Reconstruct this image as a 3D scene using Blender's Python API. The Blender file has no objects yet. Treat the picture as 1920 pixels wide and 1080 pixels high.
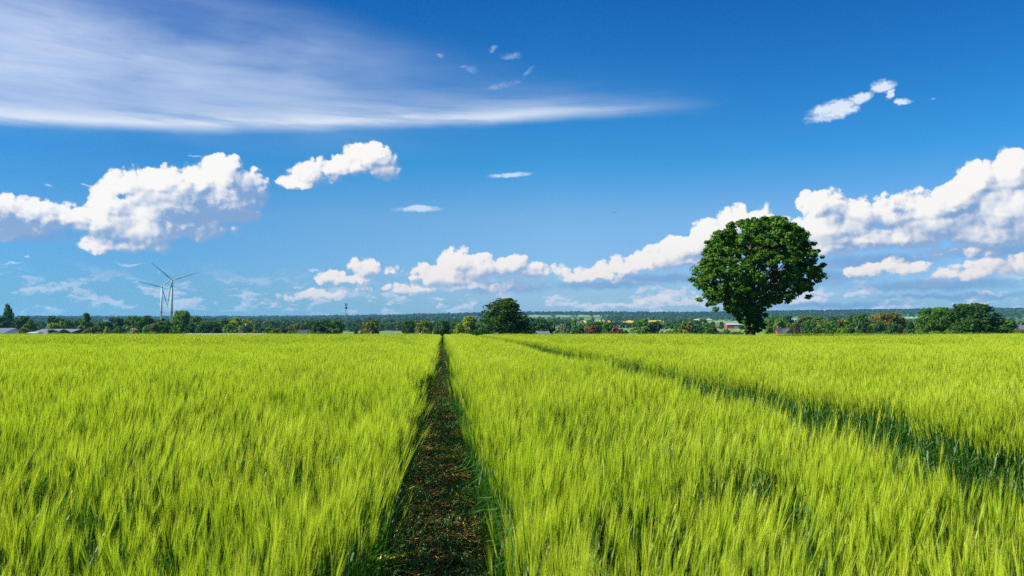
import bpy, math, random
import numpy as np
from mathutils import Vector, Matrix, Euler
R = math.radians
rng = np.random.default_rng(7); random.seed(7)
S = bpy.context.scene
C = S.collection
FPX = 1387.0                      # focal length in pixels of the 1920 px photograph
EYE = 1.5
PITCH = math.atan(70 / FPX)

# ------------------------------------------------------------------ helpers
def ray(x, y):
    a = (x - 960) / FPX; b = (540 - y) / FPX
    cp, sp = math.cos(PITCH), math.sin(PITCH)
    dy = cp - b * sp; dz = sp + b * cp
    return a / dy, dz / dy        # dx/dY, dz/dY
def at(x, y, d):
    dx, dz = ray(x, y); return Vector((dx * d, d, EYE + dz * d))
def topx(X, Y, Z):
    cp, sp = math.cos(PITCH), math.sin(PITCH)
    f = Y * cp + (Z - EYE) * sp; u = -Y * sp + (Z - EYE) * cp
    return 960 + FPX * X / f, 540 - FPX * u / f

KD = np.array([-500, 0, 60, 85, 105, 130, 180, 250, 400, 800, 1400, 2000, 3000, 4500, 6000, 9000.])
KZ = np.array([3.0, 0, -.36, -.52, -1.0, -2.4, -4.6, -7, -8, -4, 2, 9, 28, 60, 62, 50.])
RX = np.array([-400, 0, 300, 700, 1000, 1300, 1500, 1900, 2400.])
RT = np.array([8, 10, 11, 14, 19, 20.5, 24.5, 27.5, 28.])
def terrain(x, y):
    x = np.asarray(x, float); y = np.asarray(y, float)
    z = np.interp(y, KD, KZ)
    px = 960 + FPX * x / np.maximum(y, 50.)
    top = np.interp(px, RX, RT) / FPX * 4500 - 11         # height of the ridge at 4.5 km
    w = np.clip((y - 1700) / 2800., 0, 1.3); w = np.where(w < 1, w * w * (3 - 2 * w), 1)
    z = z * (1 - w) + (np.minimum(z, top)) * w * 0 + w * top
    far = np.clip((np.hypot(x, y) - 300) / 2500, 0, 1)
    z = z + far * 3.0 * (np.sin(x * .0031 + 1.3) + np.sin(y * .0023 + x * .0017)) * (1 - .6 * w)
    return z
def tz(x, y): return float(terrain(x, y))

def tag(o, label=None, cat=None, group=None, kind=None):
    if label: o['label'] = label
    if cat: o['category'] = cat
    if group: o['group'] = group
    if kind: o['kind'] = kind
    return o
def empty(name, loc, label, cat, group=None, rz=0):
    o = bpy.data.objects.new(name, None); C.objects.link(o)
    o.location = loc; o.rotation_euler = (0, 0, rz); o.empty_display_size = .5
    return tag(o, label, cat, group)
def mesh_from(name, V, F, mats, midx=None, smooth=False, tint=None):
    me = bpy.data.meshes.new(name)
    V = np.asarray(V, np.float32)
    if isinstance(F, np.ndarray):
        n, k = F.shape
        me.vertices.add(len(V)); me.vertices.foreach_set('co', V.ravel())
        me.loops.add(n * k); me.loops.foreach_set('vertex_index', F.astype(np.int32).ravel())
        me.polygons.add(n); me.polygons.foreach_set('loop_start', np.arange(0, n * k, k, dtype=np.int32))
        me.polygons.foreach_set('loop_total', np.full(n, k, np.int32))
    else:
        me.from_pydata([tuple(map(float, v)) for v in V], [], [tuple(f) for f in F])
    for m in mats: me.materials.append(m)
    if midx is not None: me.polygons.foreach_set('material_index', np.asarray(midx, np.int32))
    if smooth: me.polygons.foreach_set('use_smooth', np.ones(len(me.polygons), bool))
    if tint is not None:
        a = me.attributes.new('tint', 'FLOAT', 'FACE'); a.data.foreach_set('value', np.asarray(tint, np.float32))
    me.update(calc_edges=True); me.validate()
    return me
def obj(name, me, parent=None, loc=(0, 0, 0)):
    o = bpy.data.objects.new(name, me); C.objects.link(o); o.location = loc
    if parent: o.parent = parent
    return o
class MB:                                            # mesh builder
    def __init__(s): s.V = []; s.F = []; s.M = []
    def add(s, V, F, mi=0):
        b = len(s.V); s.V += [tuple(v) for v in V]; s.F += [tuple(i + b for i in f) for f in F]; s.M += [mi] * len(F)
    def box(s, x0, x1, y0, y1, z0, z1, mi=0):
        V = [(x, y, z) for z in (z0, z1) for y in (y0, y1) for x in (x0, x1)]
        s.add(V, [(0, 2, 3, 1), (4, 5, 7, 6), (0, 1, 5, 4), (2, 6, 7, 3), (0, 4, 6, 2), (1, 3, 7, 5)], mi)
    def tube(s, pts, rad, n=8, mi=0, cap=True):
        pts = [Vector(p) for p in pts]; rings = []
        for i, p in enumerate(pts):
            t = (pts[min(i + 1, len(pts) - 1)] - pts[max(i - 1, 0)]).normalized()
            a = t.cross(Vector((0, 0, 1)) if abs(t.z) < .95 else Vector((1, 0, 0))).normalized(); b = t.cross(a)
            r = rad[i] if hasattr(rad, '__len__') else rad
            rings.append([p + a * r * math.cos(6.2832 * k / n) + b * r * math.sin(6.2832 * k / n) for k in range(n)])
        V = [v for r_ in rings for v in r_]; F = []
        for i in range(len(rings) - 1):
            for k in range(n): F.append((i * n + k, i * n + (k + 1) % n, (i + 1) * n + (k + 1) % n, (i + 1) * n + k))
        if cap: F.append(tuple(range(n))[::-1]); F.append(tuple(range(len(V) - n, len(V))))
        s.add(V, F, mi)
    def build(s, name, mats, parent=None, loc=(0, 0, 0), smooth=False):
        mats = mats if isinstance(mats, (list, tuple)) else [mats]
        return obj(name, mesh_from(name, s.V, s.F, mats, s.M, smooth), parent, loc)

# ------------------------------------------------------------------ node helpers
class NT:
    def __init__(s, tree): s.t = tree
    def n(s, typ, **kw):
        nd = s.t.nodes.new(typ)
        for k, v in kw.items(): setattr(nd, k, v)
        return nd
    def inp(s, sock, v):
        if isinstance(v, bpy.types.NodeSocket): s.t.links.new(v, sock)
        elif v is not None: sock.default_value = v
    def m(s, op, a, b=None, c=None, clamp=False):
        nd = s.n('ShaderNodeMath', operation=op)
        s.inp(nd.inputs[0], a); s.inp(nd.inputs[1], b); s.inp(nd.inputs[2], c)
        return s.m('MINIMUM', s.m('MAXIMUM', nd.outputs[0], 0.), 1.) if clamp else nd.outputs[0]
    def v(s, op, a, b=None, c=None):
        nd = s.n('ShaderNodeVectorMath', operation=op)
        s.inp(nd.inputs[0], a); s.inp(nd.inputs[1], b)
        if c is not None: s.inp(nd.inputs[2], c)
        return nd.outputs['Value'] if op in ('LENGTH', 'DOT_PRODUCT', 'DISTANCE') else nd.outputs[0]
    def step(s, x, a, b, c=0., d=1.):
        nd = s.n('ShaderNodeMapRange', interpolation_type='SMOOTHSTEP', clamp=False)
        for i, q in enumerate((x, a, b, c, d)): s.inp(nd.inputs[i], q)
        return nd.outputs[0]
    def mix(s, f, a, b, blend='MIX'):
        nd = s.n('ShaderNodeMix', data_type='RGBA', blend_type=blend)
        s.inp(nd.inputs[0], f); s.inp(nd.inputs[6], a); s.inp(nd.inputs[7], b)
        return nd.outputs[2]
    def noise(s, vec, scale, detail=3, rough=.55, dim='3D', col=False, dist=0.):
        nd = s.n('ShaderNodeTexNoise', noise_dimensions=dim)
        s.inp(nd.inputs['Vector'], vec); s.inp(nd.inputs['Scale'], scale); s.inp(nd.inputs['Detail'], detail)
        s.inp(nd.inputs['Roughness'], rough); s.inp(nd.inputs['Distortion'], dist)
        return nd.outputs['Color' if col else 'Fac']
    def ramp(s, f, stops):
        nd = s.n('ShaderNodeValToRGB'); s.inp(nd.inputs[0], f); e = nd.color_ramp.elements
        while len(e) < len(stops): e.new(.5)
        for k, (p, c) in zip(e, stops): k.position = p; k.color = (*c, 1)
        return nd.outputs[0]
def c4(c): return (c[0], c[1], c[2], 1)
def material(name):
    m = bpy.data.materials.new(name); m.use_nodes = True; m.node_tree.nodes.clear()
    return m, NT(m.node_tree)
def finish(nt, sh):
    o = nt.n('ShaderNodeOutputMaterial'); nt.t.links.new(sh, o.inputs['Surface'])
def pbr(name, col, rough=.7, var=.15, scale=3., spec=.3):
    m, nt = material(name); p = nt.n('ShaderNodeBsdfPrincipled')
    g = nt.n('ShaderNodeNewGeometry'); f = nt.noise(g.outputs['Position'], scale, 4)
    lo = tuple(c * (1 - var) for c in col); hi = tuple(min(1, c * (1 + var)) for c in col)
    nt.inp(p.inputs['Base Color'], nt.mix(f, c4(lo), c4(hi)))
    p.inputs['Roughness'].default_value = rough; p.inputs['Specular IOR Level'].default_value = spec
    finish(nt, p.outputs[0]); return m
def leafy(nt, col, trans=.35, tcol=None, gloss=.04, rough=.4):
    d = nt.n('ShaderNodeBsdfDiffuse'); nt.inp(d.inputs[0], col)
    t = nt.n('ShaderNodeBsdfTranslucent'); nt.inp(t.inputs[0], tcol if tcol is not None else col)
    x = nt.n('ShaderNodeMixShader'); x.inputs[0].default_value = trans
    nt.t.links.new(d.outputs[0], x.inputs[1]); nt.t.links.new(t.outputs[0], x.inputs[2])
    g = nt.n('ShaderNodeBsdfGlossy'); g.inputs['Roughness'].default_value = rough
    y = nt.n('ShaderNodeMixShader'); y.inputs[0].default_value = gloss
    nt.t.links.new(x.outputs[0], y.inputs[1]); nt.t.links.new(g.outputs[0], y.inputs[2])
    finish(nt, y.outputs[0])

# ------------------------------------------------------------------ camera, sun, sky
cam = bpy.data.cameras.new('camera'); co = bpy.data.objects.new('camera', cam); C.objects.link(co)
cam.sensor_width = 36; cam.lens = 36 * FPX / 1920; cam.clip_start = .05; cam.clip_end = 30000
co.location = (0, 0, EYE); co.rotation_euler = (R(90) + PITCH, 0, 0)
cam.dof.use_dof = True; cam.dof.focus_distance = 14; cam.dof.aperture_fstop = 6.3
S.camera = co
SUN_EL, SUN_AZ = 38., -97.                        # degrees; azimuth clockwise from +Y
sd = Vector((math.sin(R(SUN_AZ)) * math.cos(R(SUN_EL)), math.cos(R(SUN_AZ)) * math.cos(R(SUN_EL)), math.sin(R(SUN_EL))))
sl = bpy.data.lights.new('sun', 'SUN'); so = bpy.data.objects.new('sun', sl); C.objects.link(so)
sl.energy = 5.0; sl.angle = R(.5); sl.color = (1, .95, .86)
so.location = (0, 0, 60); so.rotation_euler = sd.to_track_quat('Z', 'Y').to_euler()
S.view_settings.view_transform = 'Standard'; S.view_settings.look = 'None'
EXPO = 1.0
S.view_settings.exposure = EXPO; S.view_settings.gamma = 1
S.render.engine = 'CYCLES'
cy = S.cycles
cy.max_bounces = 6; cy.diffuse_bounces = 3; cy.glossy_bounces = 2; cy.transmission_bounces = 4; cy.volume_bounces = 1
cy.transparent_max_bounces = 8; cy.use_denoising = False; cy.use_adaptive_sampling = False; cy.caustics_reflective = False; cy.caustics_refractive = False
cy.sample_clamp_indirect = 4

def warp(q, p, sc, det, ro, amt):
    a = q.noise(p, sc, det, ro, '2D'); b = q.noise(q.v('ADD', p, (371., 113., 0)), sc, det, ro, '2D'); c = q.n('ShaderNodeCombineXYZ')
    q.inp(c.inputs[0], q.m('MULTIPLY_ADD', a, amt, -.5 * amt)); q.inp(c.inputs[1], q.m('MULTIPLY_ADD', b, amt, -.5 * amt)); return c.outputs[0]
def build_world():
    w = bpy.data.worlds.new('World'); S.world = w; w.use_nodes = True
    w.node_tree.nodes.clear(); nt = NT(w.node_tree)
    STR = SKY_STR; CS = STR * 2 ** EXPO
    K = 24.2                                             # sky units per degree
    def px2u(x, y):
        dx, dz = ray(x, y); az = math.degrees(math.atan2(dx, 1)); el = math.degrees(math.atan2(dz, math.hypot(dx, 1)))
        return az * K, el * K
    def conv(b):
        x, y, rx, ry = b[:4]
        u, v_ = px2u(x, y); u2, _ = px2u(x + rx, y); _, v2 = px2u(x, y - ry)
        return u, v_, max(4, u2 - u), max(3, v2 - v_), (b[4] if len(b) > 4 else 0)
    tc = nt.n('ShaderNodeTexCoord'); D = tc.outputs['Generated']
    sx = nt.n('ShaderNodeSeparateXYZ'); nt.inp(sx.inputs[0], D)
    az = nt.m('MULTIPLY', nt.m('ARCTAN2', sx.outputs[0], sx.outputs[1]), math.degrees(1) * K)
    el = nt.m('MULTIPLY', nt.m('ARCSINE', sx.outputs[2]), math.degrees(1) * K)
    cx = nt.n('ShaderNodeCombineXYZ'); nt.inp(cx.inputs[0], az); nt.inp(cx.inputs[1], el); P = cx.outputs[0]
    # ---- cumulus height field as a node group
    cum = [(420,335,46,40),(378,345,40,34),(464,350,34,28),(300,352,58,38),(238,352,42,32),(208,388,44,36),(330,388,105,60),(425,385,80,50),
           (198,424,45,34),(262,432,85,44),(196,458,52,18),(350,428,90,34),(255,458,60,16),
           (10,408,72,38),(70,412,70,34),(130,416,46,32),(-60,400,80,44),
           (694,300,46,29),(645,314,46,24),(596,330,48,22),(556,345,26,13),(720,320,26,18),(616,322,40,20),
           (690,506,42,15),(640,522,44,13),(600,556,40,8),(855,495,36,27),(832,522,56,26),(902,508,44,26),(950,503,44,22),(995,510,44,16),(780,544,60,9),(900,538,90,14),
           (1400,424,62,34),(1338,446,52,32),(1290,470,56,32),(1240,486,44,22),(1185,502,62,16),(1110,518,58,12),(1310,492,90,20),(1440,408,34,16),
           (1540,388,44,34),(1605,404,54,34),(1560,432,84,44),(1680,404,74,38),(1742,398,62,40),(1625,452,90,26),(1830,352,62,42),(1795,380,50,42),
           (1902,328,52,50),(1700,446,120,28),(1850,442,110,34),(1585,452,80,26),(1935,425,80,48),(-10,425,110,30),(1880,400,100,58),(1760,425,110,34),(1990,360,90,80),(1560,465,60,20),
           (1605,512,26,10),(1640,505,30,15),(1672,502,26,14),(1706,508,34,11),(1750,476,34,11),(1786,470,32,16),(1822,466,30,17),(1850,474,24,10),(1790,518,40,10),(1830,508,38,15),(1872,501,42,20),(1920,498,44,22),(1965,502,50,18),(1260,566,44,8)]
    g = bpy.data.node_groups.new('cumulus', 'ShaderNodeTree')
    g.interface.new_socket('P', in_out='INPUT', socket_type='NodeSocketVector')
    g.interface.new_socket('H', in_out='OUTPUT', socket_type='NodeSocketFloat')
    g.interface.new_socket('F', in_out='OUTPUT', socket_type='NodeSocketFloat')
    q = NT(g); gi = q.n('NodeGroupInput'); go = q.n('NodeGroupOutput'); p = gi.outputs[0]
    wv = warp(q, p, .022, 4, .6, 27)
    pw = q.v('ADD', p, wv); acc = None; ps = q.n('ShaderNodeSeparateXYZ'); q.inp(ps.inputs[0], pw); PX, PY = ps.outputs[0], ps.outputs[1]
    for b in cum:
        u, v_, ru, rv, rot = conv(b)
        xx = q.m('MULTIPLY_ADD', PX, 1 / ru, -u / ru); yy = q.m('MULTIPLY_ADD', PY, 1 / rv, -v_ / rv)
        yy = q.m('MAXIMUM', yy, q.m('MULTIPLY', yy, -1.5))
        d = q.m('SQRT', q.m('MULTIPLY_ADD', yy, yy, q.m('MULTIPLY', xx, xx)))
        h = q.m('MULTIPLY_ADD', d, -min(ru, rv), min(ru, rv))
        acc = h if acc is None else q.m('SMOOTH_MAX', acc, h, 5.)
    pf = q.v('ADD', p, q.v('MULTIPLY', wv, (.45, .45, 0)))
    def bil(sc, rnd=1.):
        vo = q.n('ShaderNodeTexVoronoi', voronoi_dimensions='2D', feature='SMOOTH_F1'); q.inp(vo.inputs['Vector'], pf)
        vo.inputs['Scale'].default_value = sc; vo.inputs['Smoothness'].default_value = .25
        e = vo.outputs['Distance']; return q.m('SUBTRACT', 1., q.m('MULTIPLY', e, e))
    b1 = bil(1 / 34.); b2 = bil(1 / 15.); b3 = bil(1 / 7.)
    det = q.m('ADD', q.m('MULTIPLY_ADD', b1, 16., -11.), q.m('MULTIPLY_ADD', b2, 8., -5.5))
    det = q.m('ADD', det, q.m('MULTIPLY_ADD', b3, 2.6, -1.9))
    det = q.m('ADD', det, q.m('MULTIPLY_ADD', q.noise(p, .11, 5, .6, '2D'), 5.5, -2.75))
    f = q.m('ADD', q.m('ADD', acc, det), 2.5)
    hh = q.m('SQRT', q.m('MULTIPLY', q.m('MAXIMUM', f, 0.), 46.))
    q.inp(go.inputs[0], hh); q.inp(go.inputs[1], f)
    def cum_at(vec):
        n = nt.n('ShaderNodeGroup'); n.node_tree = g; nt.inp(n.inputs[0], vec); return n.outputs
    # ---- generic soft ellipse layer
    def ell(b, vec=None, a=0.0, e=1.0):
        u, v_, ru, rv, rot = conv(b); X_, Y_ = vec or (az, el); cr, sr = math.cos(R(rot)), math.sin(R(rot))
        x1 = nt.m('MULTIPLY_ADD', X_, cr / ru, nt.m('MULTIPLY_ADD', Y_, sr / ru, -(u * cr + v_ * sr) / ru))
        y1 = nt.m('MULTIPLY_ADD', Y_, cr / rv, nt.m('MULTIPLY_ADD', X_, -sr / rv, -(v_ * cr - u * sr) / rv))
        return nt.step(nt.m('SQRT', nt.m('MULTIPLY_ADD', x1, x1, nt.m('MULTIPLY', y1, y1))), e, a)
    wn = warp(nt, P, .03, 5, .62, 30)
    PW = nt.v('ADD', P, nt.v('MULTIPLY', wn, (1., .6, 0))); pws = nt.n('ShaderNodeSeparateXYZ'); nt.inp(pws.inputs[0], PW); PF = (pws.outputs[0], pws.outputs[1])
    o0 = cum_at(P); o1 = cum_at(nt.v('ADD', P, (-6., 5.5, 0))); o2 = cum_at(nt.v('ADD', P, (-30, 24, 0)))
    d1 = nt.m('MULTIPLY', nt.m('SUBTRACT', o0[0], o1[0]), .055)
    d2 = nt.m('MULTIPLY', nt.m('SUBTRACT', o0[0], o2[0]), .024)
    soft = nt.noise(P, .016, 3, .5, '2D')
    lit = nt.m('ADD', nt.m('ADD', d1, d2), nt.m('MULTIPLY_ADD', soft, 1.2, -.33))  # sun-side light and far-side shade painted into the cloud colour
    sn = nt.m('MULTIPLY_ADD', nt.noise(P, .05, 5, .6, '2D'), 2.6, -.55)
    for b in [(430,390,130,55),(330,425,60,40),(30,420,170,40),(1740,470,200,20),(1800,400,50,18),(1690,395,40,14),(960,525,80,24),(700,345,80,26),(1340,505,120,12)]:
        lit = nt.m('SUBTRACT', lit, nt.m('MULTIPLY', nt.m('MULTIPLY', ell(b, PF, .1, 1.15), .95), sn))  # hand-placed ellipses paint extra shade inside the heaps
    lit = nt.step(lit, -.55, 1.1)
    elK = nt.m('DIVIDE', el, K)
    hi = nt.mix(nt.step(elK, 1.5, 8.), c4((.94, .83, .77)), c4((1.0, .97, .93)))
    lo = nt.mix(nt.step(elK, 1., 8.), c4((.38, .48, .66)), c4((.23, .37, .63)))
    ccol = nt.mix(lit, lo, hi)
    calpha = nt.m('MULTIPLY', nt.step(o0[1], -3., nt.m('MULTIPLY_ADD', lit, -10., 15.)), nt.step(elK, .5, 3.5, .45, 1.))
    # ---- blue sky
    sky = nt.n('ShaderNodeTexSky', sky_type='NISHITA'); sky.sun_disc = False
    sky.sun_elevation = R(SUN_EL); sky.sun_rotation = R(SUN_AZ % 360); sky.altitude = 50; sky.air_density = 1.0; sky.dust_density = .6; sky.ozone_density = 2.5
    tint = nt.ramp(nt.m('DIVIDE', elK, 90.), SKY_TINT)
    col = nt.mix(1.0, sky.outputs[0], tint, 'MULTIPLY')
    lp = nt.ramp(nt.m('MULTIPLY_ADD', az, 1 / 1680., .5), [(0, (.36, .64, .76)), (.14, (.42, .68, .79)), (.32, (.66, .84, .88)), (.55, (.92, .98, .98)), (.75, (.86, .93, .96)), (1, (.70, .86, .92))])
    col = nt.mix(1.0, col, lp, 'MULTIPLY')
    clear = col
    def over(base, c, a):
        return nt.mix(a, base, c4(tuple(x / CS for x in c)) if isinstance(c, tuple) else nt.mix(1., c, c4((1 / CS,) * 3), 'MULTIPLY'))
    # the bright band: crisp below, feathered above
    bp_ = np.array([px2u(*p_) for p_ in ((0,230),(150,234),(300,238),(540,241),(760,238),(960,227),(1150,213),(1290,207),(1500,200))])
    k3, k2, k1, k0 = np.polyfit(bp_[:, 0] * .001, bp_[:, 1], 3); azn = nt.m('MULTIPLY', az, .001)
    edge = nt.m('MULTIPLY_ADD', nt.m('MULTIPLY_ADD', nt.m('MULTIPLY_ADD', azn, float(k3), float(k2)), azn, float(k1)), azn, float(k0))
    rip = nt.v('MULTIPLY', P, (.006, .012, 0)); rn = nt.m('MULTIPLY_ADD', nt.noise(rip, 1., 4, .5, '2D'), 14., -7.)
    hgt = nt.m('ADD', nt.m('SUBTRACT', el, edge), rn)
    band = nt.m('MULTIPLY', nt.step(hgt, -12., 15.), nt.m('POWER', 2.718, nt.m('MULTIPLY', nt.m('MAXIMUM', nt.m('SUBTRACT', hgt, 9.), 0.), nt.m('MULTIPLY_ADD', nt.step(az, -300., 300.), -.03, -.034))))
    # ---- high veil, upper left
    sv = nt.n('ShaderNodeMapping'); nt.inp(sv.inputs[0], P); sv.inputs['Scale'].default_value = (.0024, .0085, 1); sv.inputs['Rotation'].default_value = (0, 0, R(-5))
    vn = nt.noise(sv.outputs[0], 1., 4.5, .46, '2D', dist=.1)
    veil = nt.m('MULTIPLY', nt.m('MAXIMUM', ell((60, 40, 820, 190), None, .15, 1.), nt.m('MULTIPLY', ell((-200, 60, 1300, 270), None, .3, 1.), .75)), nt.step(vn, .3, .72, .22, 1.))
    fib = nt.n('ShaderNodeMapping'); nt.inp(fib.inputs[0], P); fib.inputs['Scale'].default_value = (.0055, .036, 1); fib.inputs['Rotation'].default_value = (0, 0, R(-9))
    fn = nt.noise(fib.outputs[0], 1., 6, .6, '2D', dist=.25)
    veil = nt.m('MAXIMUM', veil, nt.m('MULTIPLY', ell((20, 90, 520, 210), PF, .1, 1.), .85))
    veil = nt.m('MULTIPLY', veil, nt.m('MULTIPLY', nt.step(fn, .2, .7, .72, 1.08), nt.step(hgt, 20., 85., .42, 1.)))
    col = over(col, (.68, .78, .96), nt.m('MULTIPLY', veil, .84))
    sv2 = nt.n('ShaderNodeMapping'); nt.inp(sv2.inputs[0], P); sv2.inputs['Scale'].default_value = (.004, .05, 1); sv2.inputs['Rotation'].default_value = (0, 0, R(2))
    bn = nt.noise(sv2.outputs[0], 1., 5, .6, '2D')
    band = nt.m('MULTIPLY', nt.m('MULTIPLY', band, nt.step(az, 430., -60.)), nt.step(bn, .25, .65, .45, 1.))
    col = over(col, (.84, .89, .97), nt.m('MULTIPLY', band, .92))
    # thin wisps, lens-shaped strips, torn scraps
    wm = nt.n('ShaderNodeMapping'); nt.inp(wm.inputs[0], PW); wm.inputs['Scale'].default_value = (.03, .085, 1); wm.inputs['Rotation'].default_value = (0, 0, R(-14))
    wf = nt.noise(wm.outputs[0], 1., 7, .66, '2D')
    def wisps(bl, lo_, hi_, amt, c, vec):
        a = None
        for b in bl:
            e = ell(b, vec, .0, 1.); a = e if a is None else nt.m('MAXIMUM', a, e)
        return over(col, c, nt.m('MULTIPLY', nt.step(nt.m('MULTIPLY', a, nt.m('MULTIPLY_ADD', wf, 2.4, -.35)), lo_, hi_), amt))
    col = wisps([(1565,206,84,30,12),(1655,162,40,19,8),(1694,191,28,11,8),(1612,182,36,12,5),(1668,178,22,14,50)], .12, .62, .9, (.80, .88, .98), PF)
    col = wisps([(1748,188,12,5,10),(824,104,11,8),(885,132,18,10),(870,126,14,6),(990,135,28,9,45),(940,160,55,9,12),(925,92,26,8,30),(960,105,40,14)], .12, 1.05, .28, (.70, .82, .97), PF)
    col = wisps([(784,392,72,9,2),(957,328,60,8,3),(784,388,30,6)], .1, .75, .75, (.72, .83, .96), (az, nt.m('ADD', el, nt.m('MULTIPLY', nt.m('SUBTRACT', PF[1], el), .35))))
    col = wisps([(95,346,16,5),(160,345,12,4),(365,292,26,4),(50,480,14,6),(20,495,30,5),(240,495,60,5),(590,505,20,4)], .2, .8, .5, (.74, .84, .97), PF)
    # ---- low bank of small distant clouds along the horizon
    lw = nt.noise(nt.v('MULTIPLY', PW, (.016, .042, 0)), 1., 7, .6, '2D')
    lm = nt.m('MULTIPLY', nt.step(elK, 0.2, 1.4), nt.step(elK, 4.6, 1.8))
    la = nt.m('MULTIPLY', nt.step(lw, .50, .62), lm)
    lw2 = nt.noise(nt.v('MULTIPLY', nt.v('ADD', PW, (-5, 4, 0)), (.016, .042, 0)), 1., 7, .6, '2D')
    ll = nt.m('MULTIPLY_ADD', nt.m('SUBTRACT', lw, lw2), 5., .55, clamp=True)  # lit and shaded sides of the low clouds, painted from offset noise
    col = over(col, nt.mix(ll, c4((.46, .58, .78)), c4((.90, .80, .80))), nt.m('MULTIPLY', nt.m('MULTIPLY', la, nt.step(az, -300., 500., .62, 1.)), .85))
    # ---- shade under the heaps, painted as soft grey-blue ellipses behind them
    dk = None
    for b in [(1860,470,150,20),(1640,490,170,20),(1780,556,240,9),(1560,572,220,8),(40,438,130,22),(1250,522,170,14),(1480,520,240,30),(1130,535,140,12),(950,540,120,16),(1750,535,260,16)]:
        e = ell(b, PF, .25, 1.); dk = e if dk is None else nt.m('MAXIMUM', dk, e)
    col = over(col, (.20, .34, .60), nt.m('MULTIPLY', dk, .8))
    nocum = col
    col = over(col, ccol, calpha)
    def bgd(c):
        b_ = nt.n('ShaderNodeBackground'); nt.inp(b_.inputs[0], c); b_.inputs[1].default_value = STR; return b_.outputs[0]
    def sel(f, a_, b_):
        x_ = nt.n('ShaderNodeMixShader'); nt.inp(x_.inputs[0], f); nt.t.links.new(a_, x_.inputs[1]); nt.t.links.new(b_, x_.inputs[2]); return x_.outputs[0]
    # clouds are only worked out where there can be any
    g_any = nt.m('MULTIPLY', nt.m('MULTIPLY', nt.m('GREATER_THAN', elK, -.3), nt.m('LESS_THAN', elK, 44.)), nt.m('LESS_THAN', nt.m('ABSOLUTE', az), 75 * K))
    g_cum = nt.m('MULTIPLY', nt.m('LESS_THAN', elK, 15.), nt.m('GREATER_THAN', elK, .4))
    ow = nt.n('ShaderNodeOutputWorld'); nt.t.links.new(sel(g_any, bgd(clear), sel(g_cum, bgd(nocum), bgd(col))), ow.inputs[0])
    w.cycles.sampling_method = 'MANUAL'; w.cycles.sample_map_resolution = 256
SKY_STR = .1 / 2 ** EXPO
SKY_TINT = [(0, (.85, 1.05, 1.5)), (.018, (.82, 1.05, 1.55)), (.05, (.80, 1.08, 1.55)), (.091, (.80, 1.15, 1.5)), (.136, (.28, 1.06, 1.52)), (.2, (.13, .86, 1.47)), (.27, (.05, .66, 1.38)), (.6, (.3, .7, 1.2))]
build_world()

# ------------------------------------------------------------------ leaf and bark materials
def leaf_material():
    m, nt = material('leaf_green'); oi = nt.n('ShaderNodeObjectInfo'); at_ = nt.n('ShaderNodeAttribute'); at_.attribute_name = 'tint'
    hs = nt.n('ShaderNodeHueSaturation'); nt.inp(hs.inputs['Color'], oi.outputs['Color'])
    nt.inp(hs.inputs['Hue'], nt.m('MULTIPLY_ADD', at_.outputs['Fac'], -.035, .518)); nt.inp(hs.inputs['Value'], nt.m('MULTIPLY_ADD', at_.outputs['Fac'], 1.3, .42))
    rc = nt.m('MULTIPLY_ADD', oi.outputs['Random'], .5, .75)
    col = nt.mix(1., hs.outputs[0], c4((1, 1, 1)), 'MULTIPLY')
    t = nt.mix(1., col, c4((1.25, 1.35, .6)), 'MULTIPLY')
    leafy(nt, col, .33, t, .012, .6); return m
LEAF = leaf_material()
def wood_leaf(name, k):                                      # far woods: colour changes from tree to tree
    m, nt = material(name); oi = nt.n('ShaderNodeObjectInfo')
    at_ = nt.n('ShaderNodeAttribute'); at_.attribute_name = 'tint'
    c = nt.ramp(oi.outputs['Random'], [(0, (.026, .075, .016)), (.4, (.05, .125, .018)), (.75, (.09, .165, .024)), (1, (.14, .16, .035))])
    c = nt.mix(1., c, nt.mix(at_.outputs['Fac'], c4((.6 * k,) * 3), c4((1.4 * k, 1.4 * k, 1.4 * k))), 'MULTIPLY')
    leafy(nt, c, .3, None, .0); return m
FARLEAF = wood_leaf('far_leaf_green', 1.); RIDGELEAF = wood_leaf('ridge_needle_green', .5)
BARK = pbr('bark', (.075, .055, .04), .9, .5, 9.)

def leaf_cards(centers, radii, n_per, size, seed, squash=.8, up=.25):
    r = np.random.default_rng(seed); centers = np.asarray(centers, float); k = len(centers)
    n_per = np.asarray(np.broadcast_to(n_per, k), int); idx = np.repeat(np.arange(k), n_per); N = len(idx)
    d = r.normal(size=(N, 3)); d /= np.linalg.norm(d, axis=1)[:, None]
    rad = np.asarray(radii)[idx] * r.random(N) ** .45
    p = centers[idx] + d * rad[:, None] * np.array([1, 1, squash])
    nrm = d * .8 + r.normal(size=(N, 3)) * .55 + np.array([0, 0, up]); nrm /= np.linalg.norm(nrm, axis=1)[:, None]
    t = np.cross(nrm, r.normal(size=(N, 3))); t /= np.linalg.norm(t, axis=1)[:, None] + 1e-9
    t[:, 2] -= .35; t /= np.linalg.norm(t, axis=1)[:, None]
    b = np.cross(nrm, t); b /= np.linalg.norm(b, axis=1)[:, None] + 1e-9
    s = (size * (.6 + .8 * r.random(N)))[:, None]
    V = np.stack([p - t * s * .5, p + b * s * .36 + nrm * s * .1, p + t * s * .6, p - b * s * .36 + nrm * s * .1], 1).reshape(-1, 3)
    F = np.arange(N * 4).reshape(-1, 4)
    ct = r.random(k); tint = np.clip(ct[idx] * .55 + r.random(N) * .45, 0, 1)
    return V, F, tint

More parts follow.
